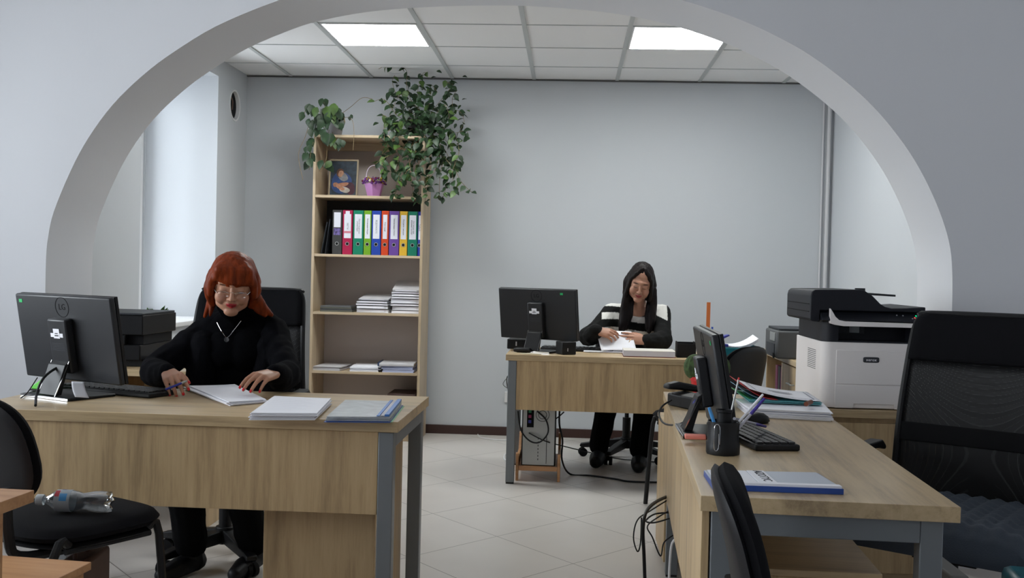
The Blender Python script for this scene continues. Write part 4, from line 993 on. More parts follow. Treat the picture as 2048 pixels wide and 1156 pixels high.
MB().box(-.033, -.033, 0, .033, .033, .004).box(-.033, -.033, .004, -.031, .033, .10).box(.031, -.033, .004, .033, .033, .10).box(-.031, -.033, .004, .031, -.031, .10).box(-.031, .031, .004, .031, .033, .10).build('cup', M_green, t)
t0 = MB().box(xg-.010, 6.155, .746, xg+.012, 6.158, 1.06, m=Matrix.Translation((0, 0, 0))).build('ruler', mat('orange_ruler', (.75, .20, .05), .35)); tag(t0, 'tall orange ruler standing in the green pen holder', 'ruler')
t0 = MB().cyl((xg+.018, 6.165, .746), (xg+.026, 6.17, .885), .004).cyl((xg+.026, 6.17, .885), (xg+.0285, 6.171, .915), .006).build('pen', mat('blue_pen', (.03, .10, .55), .4)); tag(t0, 'blue pen standing in the green pen holder', 'pen')
t0 = MB().cyl((xg-.02, 6.15, .746), (xg-.035, 6.16, .925), .0035).build('pen', mat('dark_green_pen', (.01, .09, .06), .4)); tag(t0, 'dark green pen standing in the green pen holder', 'pen')
t0 = MB().cyl((xg-.012, 6.172, .746), (xg-.018, 6.175, .90), .005).build('pen', mat('bright_green_pen', (.05, .5, .06), .4)); tag(t0, 'bright green marker standing in the green pen holder', 'pen')
# teal tray with papers
ta, tb = at(1427, 716, 6.08), at(1523, 717, 6.08)
t = thing('document_tray', 'teal plastic document tray on the right of the far desk', 'tray', ((ta.x+tb.x)/2, 6.08, .7405)); hw = (tb.x-ta.x)/2-.004; M_teal = mat('teal_plastic', (.005, .12, .17), .25)
MB().box(-hw, -.02, 0, hw, .28, .004).box(-hw, -.02, .004, hw, -.014, .062).box(-hw, .274, .004, hw, .28, .062).box(-hw, -.014, .004, -hw+.006, .274, .066).box(hw-.006, -.014, .004, hw, .274, .066).build('tray', M_teal, t, bevel=.002)
MB().box(-hw-.003, -.023, .056, hw+.003, -.0202, .064).build('rim', mat('teal_rim', (.02, .2, .26), .3), t)
b_ = MB(); NN = 12
for k in range(4):
    b_.grid([[Vector((t.location.x-hw+.05+(2*hw-.06)*i/NN, 6.10+.2*j/NN, .79+k*.005+.055*((i/NN-.35)**2)*2.2+.012*j/NN*(i/NN))) for j in range(NN+1)] for i in range(NN+1)])
o = b_.build('paper_pile', M_paper); sm = o.modifiers.new('s', 'SOLIDIFY'); sm.thickness = .002; tag(o, 'curled white papers lying in the teal tray', 'papers')
px_ = at(1440, 690, 6.10)
t = thing('hole_punch', 'blue hole punch on the left of the teal tray', 'hole punch', (px_.x, 6.12, .807), R(10))
MB().box(-.035, -.03, -.002, .045, .03, .014).build('base', M_blue, t, bevel=.004)
MB().prism([(-.035, .014), (.02, .014), (.0, .035), (.055, .062), (.050, .070), (-.025, .045)], -.022, .022, 'Y').build('lever', mat('blue_lever', (.05, .06, .35), .3), t, bevel=.003)

# PC tower in a stand, cables
t = thing('computer_tower', 'silver rear of a computer tower under the far desk', 'computer', (-.155, 6.03, 0))
MB().box(-.098, .004, .088, .098, .42, .50).build('case', M_blk, t, bevel=.003)
rp_ = MB().box(-.092, 0, .092, .092, .0035, .495).build('rear_panel', M_steel, t)
MB().lathe([(.040, 0), (.040, .001), (.037, .001), (.037, 0), (.040, 0)], 28, Matrix.Translation((.02, -.0002, .385)) @ Matrix.Rotation(PI/2, 4, 'X')).lathe([(.025, 0), (.025, .001), (.022, .001), (.022, 0), (.025, 0)], 28, Matrix.Translation((.02, -.0002, .385)) @ Matrix.Rotation(PI/2, 4, 'X')).build('fan_grille', M_blkm, rp_)
b_ = MB()
for k in range(7): b_.box(-.004, -.0012, .12+k*.02, 0, 0, .13+k*.02)
b_.box(.045, -.0012, .10, .048, 0, .26); b_.box(-.07, -.0015, .31, -.03, 0, .45); b_.build('slots', M_blkm, rp_)
for k, c in enumerate([(.03, .04, .3), (.3, .02, .1), (.02, .2, .1)]): MB().box(-.062, -.004, .335+k*.03, -.045, -.0016, .352+k*.03).build('port', mat('port%d' % k, c, .5), rp_)
t = thing('tower_stand', 'orange wooden stand holding the computer tower', 'stand', (-.155, 6.02, 0))
MB().box(-.112, -.01, .06, .112, .44, .086).build('platform', M_orange, t, bevel=.002)
for sx in (-1, 1):
    MB().prism([(-.012, 0), (.035, 0), (.035, .06), (.40, .06), (.40, 0), (.45, 0), (.45, .22), (.40, .22), (.33, .13), (.06, .13), (.02, .16), (-.012, .16)], sx*.121-.008, sx*.121+.008, 'X').build('side', M_orange, t, bevel=.002)
Yt = 6.0
cable('black cable looping in front of the computer tower', [at(1036, 822, Yt), at(1042, 860, Yt), at(1060, 882, Yt-.02), at(1080, 884, Yt-.03), at(1096, 865, Yt-.02), at(1092, 840, Yt), at(1075, 823, Yt+.02)], .0045, grp='cables under the far desk')
cable('black cable running from the tower across the floor to the chair', [at(1058, 866, Yt+.02), at(1090, 882, Yt), at(1130, 893, Yt+.2), at(1180, 905, Yt+.6), onz(1240, 918, .006), onz(1330, 925, .006)], .0035, grp='cables under the far desk')
cable('thick black cable hanging from the far desk and running along the floor', [at(1119, 822, 6.1), at(1119, 850, 6.1), at(1125, 880, 6.1), at(1124, 920, 6.1), onz(1140, 948, .008), onz(1180, 951, .006), onz(1230, 958, .006), onz(1260, 963, .006), onz(1330, 965, .006)], .0055, grp='cables under the far desk')
cable('black cable sagging below the far desk panel', [Vector((at(1075, 822, 6.15).x, 6.15, .70)), at(1075, 822, 6.15), at(1090, 836, 6.12), at(1110, 838, 6.12), at(1128, 824, 6.15)], .004, grp='cables under the far desk')
cable('black cable on the wall behind the far desk leg', [Vector((at(1030, 742, 6.5).x, 6.5, .702)), at(1022, 745, 7.2), at(1014, 755, 7.5), at(1015, 775, 7.58), Vector(so.location)+Vector((0, -.014, 0))], .004, grp='cables under the far desk')
cable('thin grey cable bent against the wall beside the far desk', [at(1022, 748, 7.6), at(1006, 768, 7.6), at(1022, 780, 7.6)], .002, grp='cables under the far desk')
cable('white cable looped along the dark baseboard', [onz(1008, 861, .03), onz(975, 860, .03), onz(957, 864, .005), onz(960, 874, .004), onz(985, 879, .004), onz(1020, 881, .004)], .004, M_white)
cable('white cable curl on the floor left of the far desk leg', [onz(1020, 907, .005), onz(1010, 909, .005), onz(1009, 918, .005), onz(1018, 924, .005)], .005, M_white)

# ------------------------------------------------------------------ long desk items
t = thing('desk_phone', 'black desk phone behind the monitor on the long right desk', 'phone', (.485, 3.80, .7405), R(-62))
MB().prism([(-.09, 0), (.09, 0), (.09, .03), (-.02, .052), (-.09, .045)], -.08, .08, 'X').build('body', M_blk, t, bevel=.006)
MB().prism([(-.11, .062), (-.105, .080), (-.06, .088), (.06, .065), (.10, .052), (.10, .036), (.06, .042), (-.06, .058)], -.085, -.04, 'X').build('handset', M_blk, t, bevel=.008)
cable('black phone cord looping off the left edge of the long desk', [at(1343, 800, 3.75), at(1325, 812, 3.72), at(1318, 828, 3.68), at(1325, 844, 3.62), at(1340, 850, 3.55), onz(1362, 847, .745), onz(1380, 835, .745)], .0035)
tag(MB().box(-.03, -.005, 0, .03, .03, .012, m=Matrix.Translation((onz(1390, 876, .755).x, onz(1390, 876, .755).y-.01, .7525)) @ Matrix.Rotation(R(-5), 4, 'Z')).build('sticky_notes', mat('coral_notes', (.80, .24, .18), .7), bevel=.003), 'coral sticky note pad on the foot of the long desk monitor', 'sticky notes')
# pen organiser
p0 = onz(1449, 912, .74)
t = thing('pen_organizer', 'round black pen organizer on the long right desk', 'pen cup', (p0.x, p0.y+.035, .7405), R(15))
MB().lathe([(.045, 0), (.046, .004), (.046, .03), (.043, .034), (.043, .088), (.041, .088), (.040, .03), (0, .03)], 10).build('drum', M_blk, t, bevel=.001)
MB().lathe([(.020, .031), (.020, .11), (.023, .112), (.023, .118), (.018, .118), (.017, .034), (0, .034)], 20, Matrix.Translation((.004, .005, 0))).build('inner_tube', M_blk, t)
cx, cy = p0.x, p0.y+.035
def pen(label, a, b_, r, m, m2=None, cap=.3):
    a, b_ = Vector(a), Vector(b_); t0 = thing('pen', label, 'pen', tuple(a)); d = b_-a
    MB().cyl((0, 0, 0), d*(1-cap), r, n=12).build('barrel', m, t0); MB().cyl(d*(1-cap), d, r*1.15, r*.9, n=12).build('cap', m2 or m, t0); return t0
M_clear = mat('clear_barrel', (.45, .45, .52), .2); M_violet = mat('violet_cap', (.05, .03, .28), .35)
pen('thin silver pencil standing tallest in the black organizer', (cx+.006, cy, .78), at(1478, 755, cy+.02), .0026, M_steel, M_red, .04)
pen('light blue pen leaning left in the black organizer', (cx-.012, cy-.025, .78), at(1418, 815, cy-.02), .0045, mat('sky_blue', (.06, .28, .62), .35))
pen('clear pen with violet cap leaning right out of the black organizer', (cx+.02, cy-.015, .79), at(1529, 797, cy+.01), .0042, M_clear, M_violet, .42)
pen('clear pen with violet end lying over the keyboard', (cx+.035, cy+.04, .83), Vector(onz(1531, 853, .778)), .0042, M_clear, M_violet, .35)
pen('white pen leaning right behind the violet capped pen', (cx+.02, cy+.005, .80), at(1526, 789, cy+.04), .0035, M_paper)
pc = MB(); ww = .0065; yy = cy-.0455
pc.tube([(cx-.018, yy, .80), (cx-.018, yy-.001, .765), (cx-.024, yy-.001, .755), (cx-.030, yy-.001, .765), (cx-.030, yy-.001, .815), (cx-.023, yy-.001, .825), (cx-.0155, yy-.001, .815), (cx-.0155, yy-.001, .772)], .0009, n=6)
tag(pc.build('paper_clip', M_chrome), 'silver paper clip hooked on the front of the black organizer', 'paper clip')
# stacks
q = [onz(1500, 832, .745)[:2], onz(1662, 833, .745)[:2], onz(1612, 803, .76)[:2], onz(1478, 803, .76)[:2]]
q = [(.625, 3.56), (.885, 3.52), (.92, 3.80), (.62, 3.83)]
o = quadpile('paper_stack', 'thick stack of loose white papers on the long right desk', 'papers', q, .7405, 9, .0034, M_paper, 9, .008, .004); lines_on(o, q, .7405+9*.0034+.0045, 10)
q = [(.64, 3.68), (.885, 3.66), (.90, 3.95), (.645, 3.98)]; zt = .7405+9*.0034+.006
o = quadpile('certificate_folder', 'open red and teal folders with printed white pages on the paper stack', 'folder', q, zt, 3, .003, [mat('teal_sheet', (.10, .35, .38), .5)], 10, .006)
def curled(name, qq, z, m, lift, par, u0=0, u1=1):
    P = [Vector((p[0], p[1], z)) for p in qq]; NN = 14; b_ = MB(); G = []
    for i in range(NN+1):
        u = i/NN; row = []
        for j in range(NN+1):
            v_ = j/NN; p = (P[0]*(1-u)+P[1]*u)*(1-v_)+(P[3]*(1-u)+P[2]*u)*v_; p.z += lift*(1-u)**2.2; row.append(p)
        G.append(row)
    b_.grid(G); o_ = b_.build(name, m, par); s_ = o_.modifiers.new('s', 'SOLIDIFY'); s_.thickness = .0012; return o_
curled('green_page', [(.60, 3.70), (.70, 3.70), (.70, 3.95), (.60, 3.96)], zt+.004, mat('green_page', (.08, .42, .10), .5), .03, o)
curled('blue_page', [(.61, 3.69), (.72, 3.69), (.72, 3.96), (.61, 3.96)], zt+.010, mat('blue_page', (.20, .42, .55), .5), .038, o)
curled('red_page', [(.615, 3.69), (.74, 3.68), (.74, 3.96), (.615, 3.97)], zt+.012, mat('red_page', (.62, .07, .07), .5), .052, o)
c_ = curled('printed_page', [(.64, 3.68), (.885, 3.66), (.90, 3.95), (.645, 3.98)], zt+.014, M_paper, .035, o)
b_ = MB()
def pp(u, v_): return Vector(((.64+.245*u)*(1-v_)+(.645+.255*u)*v_, (3.68-.02*u)*(1-v_)+(3.98-.03*u)*v_, zt+.0155+.035*(1-u)**2.2))
for (u0, v0, u1, v1) in ((.1, .1, .93, .12), (.1, .88, .93, .90), (.1, .1, .115, .9), (.915, .1, .93, .9), (.35, .5, .7, .54), (.4, .4, .65, .43), (.38, .62, .68, .65)):
    NN = 6; b_.grid([[pp(u0+(u1-u0)*i/NN, v0+(v1-v0)*j/2) for j in range(3)] for i in range(NN+1)])
b_.build('print', mat('soft_ink', (.25, .26, .32), .7), o)
t0 = MB().cyl(onz(1612, 808, .79), onz(1622, 804, .79), .008).build('stamp', mat('brown_stamp', (.20, .06, .03), .4)); tag(t0, 'small brown stamp at the right edge of the open folders', 'stamp')
# near folder with writing
q = [(.357, 2.318), (.612, 2.318), (.640, 2.545), (.337, 2.545)]
P = [Vector(onz(1428, 978, .742)[:2]), Vector(onz(1683, 987, .742)[:2]), Vector(onz(1634, 943, .757)[:2]), Vector(onz(1410, 938, .757)[:2])]
o = quadpile('document_folder', 'blue backed clear document folder lying near the front of the long desk', 'folder', P, .7405, 4, .0036, [mat('folder_top', (.52, .56, .64), .3)], 20, .001)
def fq(u, v_): return (Vector((*P[0], 0))*(1-u)+Vector((*P[1], 0))*u)*(1-v_)+(Vector((*P[3], 0))*(1-u)+Vector((*P[2], 0))*u)*v_
def fstrip(name, u0, u1, v0, v1, z0, z1, m): MB().prism([tuple(fq(*c)[:2]) for c in ((u0, v0), (u1, v0), (u1, v1), (u0, v1))], z0, z1).build(name, m, o)
ztop = .7405+4*.0036
fstrip('back_cover', -.01, 1.01, -.03, 1.0, .7405, .753, mat('royal_blue', (.02, .07, .32), .35))
fstrip('spine_strip', .0, 1.0, -.01, .10, ztop-.002, ztop+.0035, M_paper); fstrip('white_page', .02, .36, .12, 1.0, ztop, ztop+.0006, M_paper); fstrip('name_strip', .37, .52, .12, 1.0, ztop+.0002, ztop+.0014, M_paper)
c = fq(.455, .60); d = (fq(.455, 1)-fq(.455, 0)).normalized()
tx = Matrix(((d.x, -d.y, 0, c.x), (d.y, d.x, 0, c.y), (0, 0, 1, ztop+.0018), (0, 0, 0, 1)))
text('writing', 'AIZOTYC', .029, tx @ Matrix.Rotation(PI, 4, 'Z'), M_ink, o)
# cables hanging on the left of the long desk
grp = 'cables hanging beside the long desk'
cable('thick black cable dropping to the floor beside the long desk', [at(1337, 992, 3.9), at(1310, 1005, 3.7), at(1292, 1025, 3.6), at(1286, 1060, 3.55), at(1288, 1110, 3.55), at(1290, 1170, 3.55)], .006, grp=grp)
cable('thin black cable forming a narrow loop beside the long desk', [at(1335, 1000, 3.85), at(1300, 1022, 3.7), at(1275, 1040, 3.62), at(1267, 1075, 3.6), at(1275, 1103, 3.6), at(1281, 1085, 3.6), at(1283, 1035, 3.6)], .0025, grp=grp)
cable('black cable zigzagging beside the long desk', [at(1345, 1018, 3.8), at(1320, 1032, 3.7), at(1295, 1052, 3.62), at(1305, 1075, 3.6), at(1321, 1112, 3.6), at(1328, 1085, 3.65), at(1350, 1068, 3.7)], .0025, grp=grp)
cable('black cable curving low beside the long desk leg', [at(1347, 1025, 3.8), at(1310, 1028, 3.7), at(1292, 1042, 3.65), at(1310, 1045, 3.65), at(1345, 1035, 3.75)], .003, grp=grp)
cable('white cable hanging beside the long desk leg', [at(1362, 1072, 3.3), at(1345, 1085, 3.3), at(1340, 1120, 3.3), at(1338, 1160, 3.3)], .004, M_white, grp=grp)
t = thing('computer_tower', 'pale grey computer case under the far side of the long desk', 'computer', (.50, 3.42, 0), R(-2.8))
MB().box(-.09, -.2, .01, .09, .2, .42).build('case', mat('beige_case', (.30, .29, .28), .5), t, bevel=.004); MB().box(-.085, -.19, 0, .085, .19, .01).build('foot', M_blk, t)
# items low right
tag(MB().box(.955, 2.60, 0, 1.0, 2.80, .495).build('storage_box', mat('grey_box', (.16, .155, .15), .6), bevel=.006), 'grey narrow box on the floor under the mesh chair', 'box')
t = thing('shopping_bag', 'teal bag on the floor at the bottom right corner', 'bag', (1.22, 2.66, 0), R(-10))
MB().box(-.10, -.08, 0, .22, .08, .49).build('body', mat('teal_bag', (.01, .10, .13), .4, var=.4, vscale=10), t, bevel=.02); MB().tube([(-.02, 0, .488), (.0, .02, .50), (.08, .02, .50), (.1, 0, .488)], .005).build('handle', M_blk, t)

# ------------------------------------------------------------------ people
def hull(b_, spheres, sub=2):
    """convex hull of a few balls (tapered capsule when two)"""
    t_ = bmesh.new()
    for c, r in spheres: bmesh.ops.create_icosphere(t_, subdivisions=sub, radius=r, matrix=Matrix.Translation(c))
    g = bmesh.ops.convex_hull(t_, input=t_.verts)
    dl = list({v for v in g['geom_interior'] + g['geom_unused'] if isinstance(v, bmesh.types.BMVert)})
    bmesh.ops.delete(t_, geom=dl, context='VERTS')
    me = bpy.data.meshes.new('h'); t_.to_mesh(me); t_.free(); b_.from_mesh(me); bpy.data.meshes.remove(me)
def organic(name, prims, voxel, it, mt, parent, color=None, fold=0, fscale=9, strand=None):
    b_ = bmesh.new()
    for p in prims:
        if p[0] == 'c':                                  # chain of tapered capsules
            pts = p[1]
            for (a, ra), (c, rc) in zip(pts, pts[1:]): hull(b_, [(Vector(a), ra), (Vector(c), rc)])
        elif p[0] == 'h': hull(b_, [(Vector(a), r) for a, r in p[1]])
        else:
            c, r, m = p[1], p[2], (p[3] if len(p) > 3 else Matrix.Identity(3))
            bmesh.ops.create_icosphere(b_, subdivisions=3, radius=1, matrix=Matrix.Translation(c) @ m.to_4x4() @ Matrix.Diagonal((*r, 1)))
    me = bpy.data.meshes.new(name); b_.to_mesh(me); b_.free()
    o = bpy.data.objects.new(name, me); C.objects.link(o)
    r_ = o.modifiers.new('r', 'REMESH'); r_.mode = 'VOXEL'; r_.voxel_size = voxel; r_.use_smooth_shade = True
    s_ = o.modifiers.new('s', 'SMOOTH'); s_.iterations = it; s_.factor = .5
    evaluate(o); me = o.data
    if fold or strand:
        n_ = len(me.vertices); co = np.empty(n_*3, np.float32); me.vertices.foreach_get('co', co); co = co.reshape(-1, 3)
        nr = np.empty(n_*3, np.float32); me.vertices.foreach_get('normal', nr); nr = nr.reshape(-1, 3)
        if fold: d = [noise.noise(p*fscale)*fold + noise.noise(p*fscale*2.3+Vector((5, 1, 2)))*fold*.4 for p in map(Vector, co)]
        else: d = [noise.noise(Vector((p[0]*strand[1], p[1]*strand[1], p[2]*strand[1]*.12)))*strand[0] for p in co]
        co += nr*np.array(d, np.float32)[:, None]
        me.vertices.foreach_set('co', co.ravel()); me.update()
    if color:
        n_ = len(me.vertices); co = np.empty(n_*3, np.float32); me.vertices.foreach_get('co', co); co = co.reshape(-1, 3)
        col = color(co); ca = me.color_attributes.new('col', 'FLOAT_COLOR', 'POINT')
        ca.data.foreach_set('color', np.concatenate([col, np.ones((n_, 1))], 1).astype(np.float32).ravel())
    for f in me.polygons: f.use_smooth = True
    me.materials.clear(); me.materials.append(mt)
    put(o, parent, True); return o
def head_prims(M3, o, wide=1.0, smile=0.0):
    """head at o (between the ears), face along local -Y; returns shapes and colour marks"""
    T = lambda p: o + M3 @ Vector((p[0]*wide, p[1], p[2]))
    E = lambda p, r: ('e', T(p), (r[0]*wide, r[1], r[2]), M3)
    pr = [E((0, .012, .045), (.073, .088, .078)), E((0, -.02, .01), (.069, .066, .078)), E((0, -.032, -.045), (.052, .052, .062)),
          E((0, -.064, -.088), (.027, .024, .020)), E((.036, -.060, -.030), (.026, .026, .030)), E((-.036, -.060, -.030), (.026, .026, .030)),
          ('c', [(T((-.043, -.066, .030)), .011), (T((0, -.079, .030)), .013), (T((.043, -.066, .030)), .011)]),
          ('c', [(T((0, -.080, .018)), .007), (T((0, -.093, -.004)), .0075), (T((0, -.104, -.024)), .010)]),
          E((.011, -.093, -.028), (.008, .010, .007)), E((-.011, -.093, -.028), (.008, .010, .007)),
          E((0, -.076, -.050), (.028, .015, .018)),
          ('c', [(T((-.023, -.080, -.052+smile)), .0035), (T((-.008, -.091, -.049)), .0055), (T((.008, -.091, -.049)), .0055), (T((.023, -.080, -.052+smile)), .0035)]),
          ('c', [(T((-.020, -.080, -.056+smile)), .0035), (T((0, -.090, -.0605)), .0065), (T((.020, -.080, -.056+smile)), .0035)]),
          ('h', [(T((.040, -.030, -.066)), .020), (T((0, -.060, -.086)), .020), (T((-.040, -.030, -.066)), .020), (T((.050, .005, -.03)), .016), (T((-.050, .005, -.03)), .016)])]
    for s in (-1, 1):
        pr.append(E((s*.030, -.074, .006), (.0165, .011, .0115))); pr.append(E((s*.072, .010, -.002), (.006, .016, .028)))
    marks = [('lip', T((0, -.090, -.0495)), M3, (.0215, .014, .0050)), ('lip', T((0, -.089, -.0590)), M3, (.0175, .014, .0056)), ('lip', T((0, -.090, -.054)), M3, (.020, .014, .006)), ('mouth', T((0, -.095, -.0540)), M3, (.021, .012, .0011))]
    for s in (-1, 1):
        marks += [('lash', T((s*.030*wide, -.084, -.0035)), M3, (.0165, .012, .0026)), ('brow', T((s*.031, -.080, .0250)), M3, (.019, .016, .0038)), ('lid', T((s*.030, -.084, .004)), M3, (.017, .012, .007)), ('blush', T((s*.040, -.075, -.030)), M3, (.022, .02, .016))]
    return pr, marks
def hand_prims(w_, fd, nd, thumb, flex, spread=1.0, s=1.0, thumbdir=(.75, .55, -.35)):
    """w_ wrist, fd finger direction, nd back-of-hand normal, thumb +1/-1 side"""
    x = Vector(fd).normalized(); z = Vector(nd); z = (z-x*z.dot(x)).normalized(); y = z.cross(x); M3 = Matrix((x, y, z)).transposed()
    T = lambda p: Vector(w_) + M3 @ (Vector((p[0], p[1]*thumb, p[2]))*s)
    pr = []; marks = []
    kn = [(.082, .029, .002), (.087, .009, .006), (.083, -.011, .004), (.075, -.029, -.002)]
    pr.append(('h', [(T((0, .014, 0)), .016*s), (T((0, -.014, 0)), .016*s), (T((.076, .026, 0)), .0115*s), (T((.080, .006, .003)), .012*s), (T((.076, -.012, .002)), .0115*s), (T((.068, -.027, -.003)), .011*s)]))
    pr.append(('c', [(T((.01, .012, -.006)), .016*s), (T((.035, .030, -.010)), .015*s)]))
    L = [(.040, .023, .018), (.044, .027, .019), (.041, .025, .018), (.032, .018, .016)]
    for i, (k, ls) in enumerate(zip(kn, L)):
        p = Vector(k); a = 0; fl = flex[i] if isinstance(flex[0], (tuple, list)) else flex; yaw = (1.5-i)*.07*spread
        pts = [(T(p), (.0098-.0006*(i == 3))*s)]; r = .0086-.0008*(i == 3)
        for j, l_ in enumerate(ls):
            a += R(fl[j]); d = Vector((math.cos(a)*math.cos(yaw), math.sin(yaw)*math.cos(a), -math.sin(a))); p = p + d*l_
            pts.append((T(p), (r-.0009*(j+1)+.0004)*s))
        pr.append(('c', pts))
        nz = Vector((math.sin(a), 0, math.cos(a)))
        marks.append(('nail', T(p+d*.002+nz*.0050), M3 @ Matrix.Rotation(a, 3, 'Y'), (.0088*s, .0062*s, .0050*s)))
    td = Vector(thumbdir).normalized(); p = Vector((.035, .034, -.010)); p2 = p + td*.034; td2 = (td + Vector((.5, -.15, -.25))).normalized(); p3 = p2 + td2*.028
    pr.append(('c', [(T((.015, .022, -.008)), .015*s), (T(p), .0125*s), (T(p2), .0100*s), (T(p3), .0078*s)]))
    marks.append(('nail', T(p3+Vector((.003, .003, .004))), M3, (.009*s, .007*s, .006*s)))
    return pr, marks
def colorer(skin, table, marks):
    def f(co):
        col = np.tile(np.array(skin, np.float32), (len(co), 1))
        for kind, c, M3, r in marks:
            if kind not in table: continue
            l_ = (co-np.array(c)) @ np.array(M3); d = np.sqrt(((l_/np.array(r))**2).sum(1))
            rgb, hard = table[kind]; w_ = np.clip((1.12-d)/(.24 if hard else 1.1), 0, 1)[:, None]
            if not hard: w_ = w_*.5
            col = col*(1-w_)+np.array(rgb)*w_
        return col
    return f
def euler3(pitch, yaw, roll):  # nod down, turn, tilt
    return Matrix.Rotation(yaw, 3, 'Z') @ Matrix.Rotation(roll, 3, 'Y') @ Matrix.Rotation(pitch, 3, 'X')
M_skin = vcol('skin', .45, spec=.35, sss=.08)
M_knit_b = mat('black_wool', (.0028, .0028, .0036), .95, bump=.15, bscale=400, spec=.03)
M_cardi = mat('black_cardigan', (.0042, .0042, .0056), .92, bump=.2, bscale=250, spec=.05)
M_trous = mat('black_trousers', (.003, .003, .0034), .9, spec=.05)
M_shoe = mat('black_shoe_leather', (.004, .004, .005), .5, spec=.25)

# ---- red haired woman
PX = Vector((-1.33, 4.22, 0))
t = thing('person', 'person with red hair, glasses and black clothes writing at the front desk', 'person', tuple(PX))
H = at(466, 570, 4.06); M3 = euler3(R(24), R(3), R(4)) ; M3 = Matrix.Rotation(YAW, 3, 'Z') @ Matrix.Rotation(R(14), 3, 'Z') @ Matrix.Rotation(R(3), 3, 'Y') @ Matrix.Rotation(R(18), 3, 'X')
hp, hm = head_prims(M3, H, 1.06, .003)
HT = lambda p: H + M3 @ Vector(p)
nb = Vector((-1.325, 4.19, 1.00)); sR, sL = at(402, 668, 4.20), at(548, 664, 4.20)
eR, eL = at(306, 742, 4.0), at(577, 748, 3.98)
wR, wL = at(338, 772, 3.74), at(546, 768, 3.74)
wR.z = .812; wL.z = .822
h1, m1 = hand_prims(wR, (.50, -.80, -.12), (-.25, -.15, 1), 1, [(18, 22, 12), (24, 26, 16), (32, 40, 20), (38, 45, 22)], .6, .97, (.9, .30, -.35))
h2, m2 = hand_prims(wL, (-.30, -.93, -.05), (.1, -.35, 1), -1, [(22, 18, 10), (22, 18, 10), (24, 18, 10), (27, 20, 12)], 1.0, .97, (.75, .45, -.45))
pel = Vector((-1.35, 4.25, .60)); chest = Vector((-1.33, 4.22, .86))
kR, kL = Vector((-1.44, 3.80, .53)), Vector((-1.23, 3.80, .53)); aR, aL = Vector((-1.455, 3.99, .10)), Vector((-1.23, 4.05, .10))
body = hp + h1 + h2 + [('c', [(HT((0, .030, -.05)), .050), (nb, .055)]), ('c', [(nb, .055), (sR, .040)]), ('c', [(nb, .055), (sL, .040)]),
    ('c', [(sR, .040), (eR, .034), (wR, .019)]), ('c', [(sL, .040), (eL, .034), (wL, .019)]),
    ('h', [(sR+Vector((.05, 0, -.03)), .06), (sL+Vector((-.05, 0, -.03)), .06), (chest, .10), (pel, .11)]),
    ('c', [(pel+Vector((-.08, 0, -.05)), .08), (kR, .052), (aR, .035)]), ('c', [(pel+Vector((.08, 0, -.05)), .08), (kL, .052), (aL, .035)])]
tab = {'lip': ((.38, .02, .03), True), 'mouth': ((.12, .01, .01), True), 'lash': ((.05, .025, .02), True), 'brow': ((.13, .06, .035), True), 'lid': ((.42, .23, .19), False), 'blush': ((.62, .28, .22), False), 'nail': ((.62, .01, .02), True)}
organic('body', body, .0030, 3, M_skin, t, colorer((.48, .245, .155), tab, hm+m1+m2))
V = Vector
# inner sweater with turtleneck
organic('turtleneck_sweater', [('c', [(HT((0, .024, -.088)), .062), (nb+V((0, -.005, .0)), .070)]), ('h', [(nb, .072), (sR+V((.035, .0, -.01)), .058), (sL+V((-.035, .0, -.01)), .058)]),
    ('h', [(sR+V((.055, -.01, -.05)), .083), (sL+V((-.055, -.01, -.05)), .083), (V((-1.40, 4.19, .86)), .10), (V((-1.26, 4.19, .86)), .10)]),
    ('e', V((-1.375, 4.13, .865)), (.095, .072, .085)), ('e', V((-1.285, 4.13, .865)), (.095, .072, .085)),
    ('h', [(V((-1.40, 4.19, .86)), .10), (V((-1.26, 4.19, .86)), .10), (V((-1.42, 4.22, .60)), .115), (V((-1.27, 4.22, .60)), .115)])], .005, 14, M_knit_b, t, fold=.004, fscale=14)
# cardigan: sleeves, shoulders, open fronts
def sleeve(s, e, w, rs=.062, re=.058, rw=.036):
    mid1 = s.lerp(e, .55)+V((0, 0, -.01)); mid2 = e.lerp(w, .55)+V((0, 0, -.012))
    return [('c', [(s, rs), (mid1, rs*.98), (e, re), (mid2, (re+rw)/2+.006), (w.lerp(e, .06), rw)])]
cw = [('h', [(nb+V((-.05, .03, .005)), .045), (sR, .060)]), ('h', [(nb+V((.05, .03, .005)), .045), (sL, .060)]), ('h', [(nb+V((0, .05, 0)), .05), (sR+V((.02, .03, 0)), .06), (sL+V((-.02, .03, 0)), .06), (pel+V((-.09, .05, 0)), .10), (pel+V((.09, .05, 0)), .10)]),
      ('h', [(sR+V((.01, -.01, -.02)), .058), (V((-1.46, 4.11, .88)), .055), (V((-1.475, 4.11, .72)), .06), (V((-1.47, 4.15, .58)), .07), (V((-1.46, 4.2, .9)), .06)]),
      ('h', [(sL+V((-.01, -.01, -.02)), .058), (V((-1.20, 4.11, .88)), .055), (V((-1.185, 4.11, .72)), .06), (V((-1.19, 4.15, .58)), .07), (V((-1.20, 4.2, .9)), .06)])]
cw += sleeve(sR, eR, wR) + sleeve(sL, eL, wL)
organic('cardigan', cw, .005, 12, M_cardi, t, fold=.009, fscale=13)
def trousers(kk, aa, hh, wide=.075, low=.058): return [('c', [(hh, .105), (kk, wide), (aa+V((0, 0, .02)), low)])]
organic('trousers', trousers(kR, aR, pel+V((-.08, 0, -.06)), .078, .064)+trousers(kL, aL, pel+V((.08, 0, -.06)), .078, .064), .006, 3, M_trous, t, fold=.006, fscale=10)
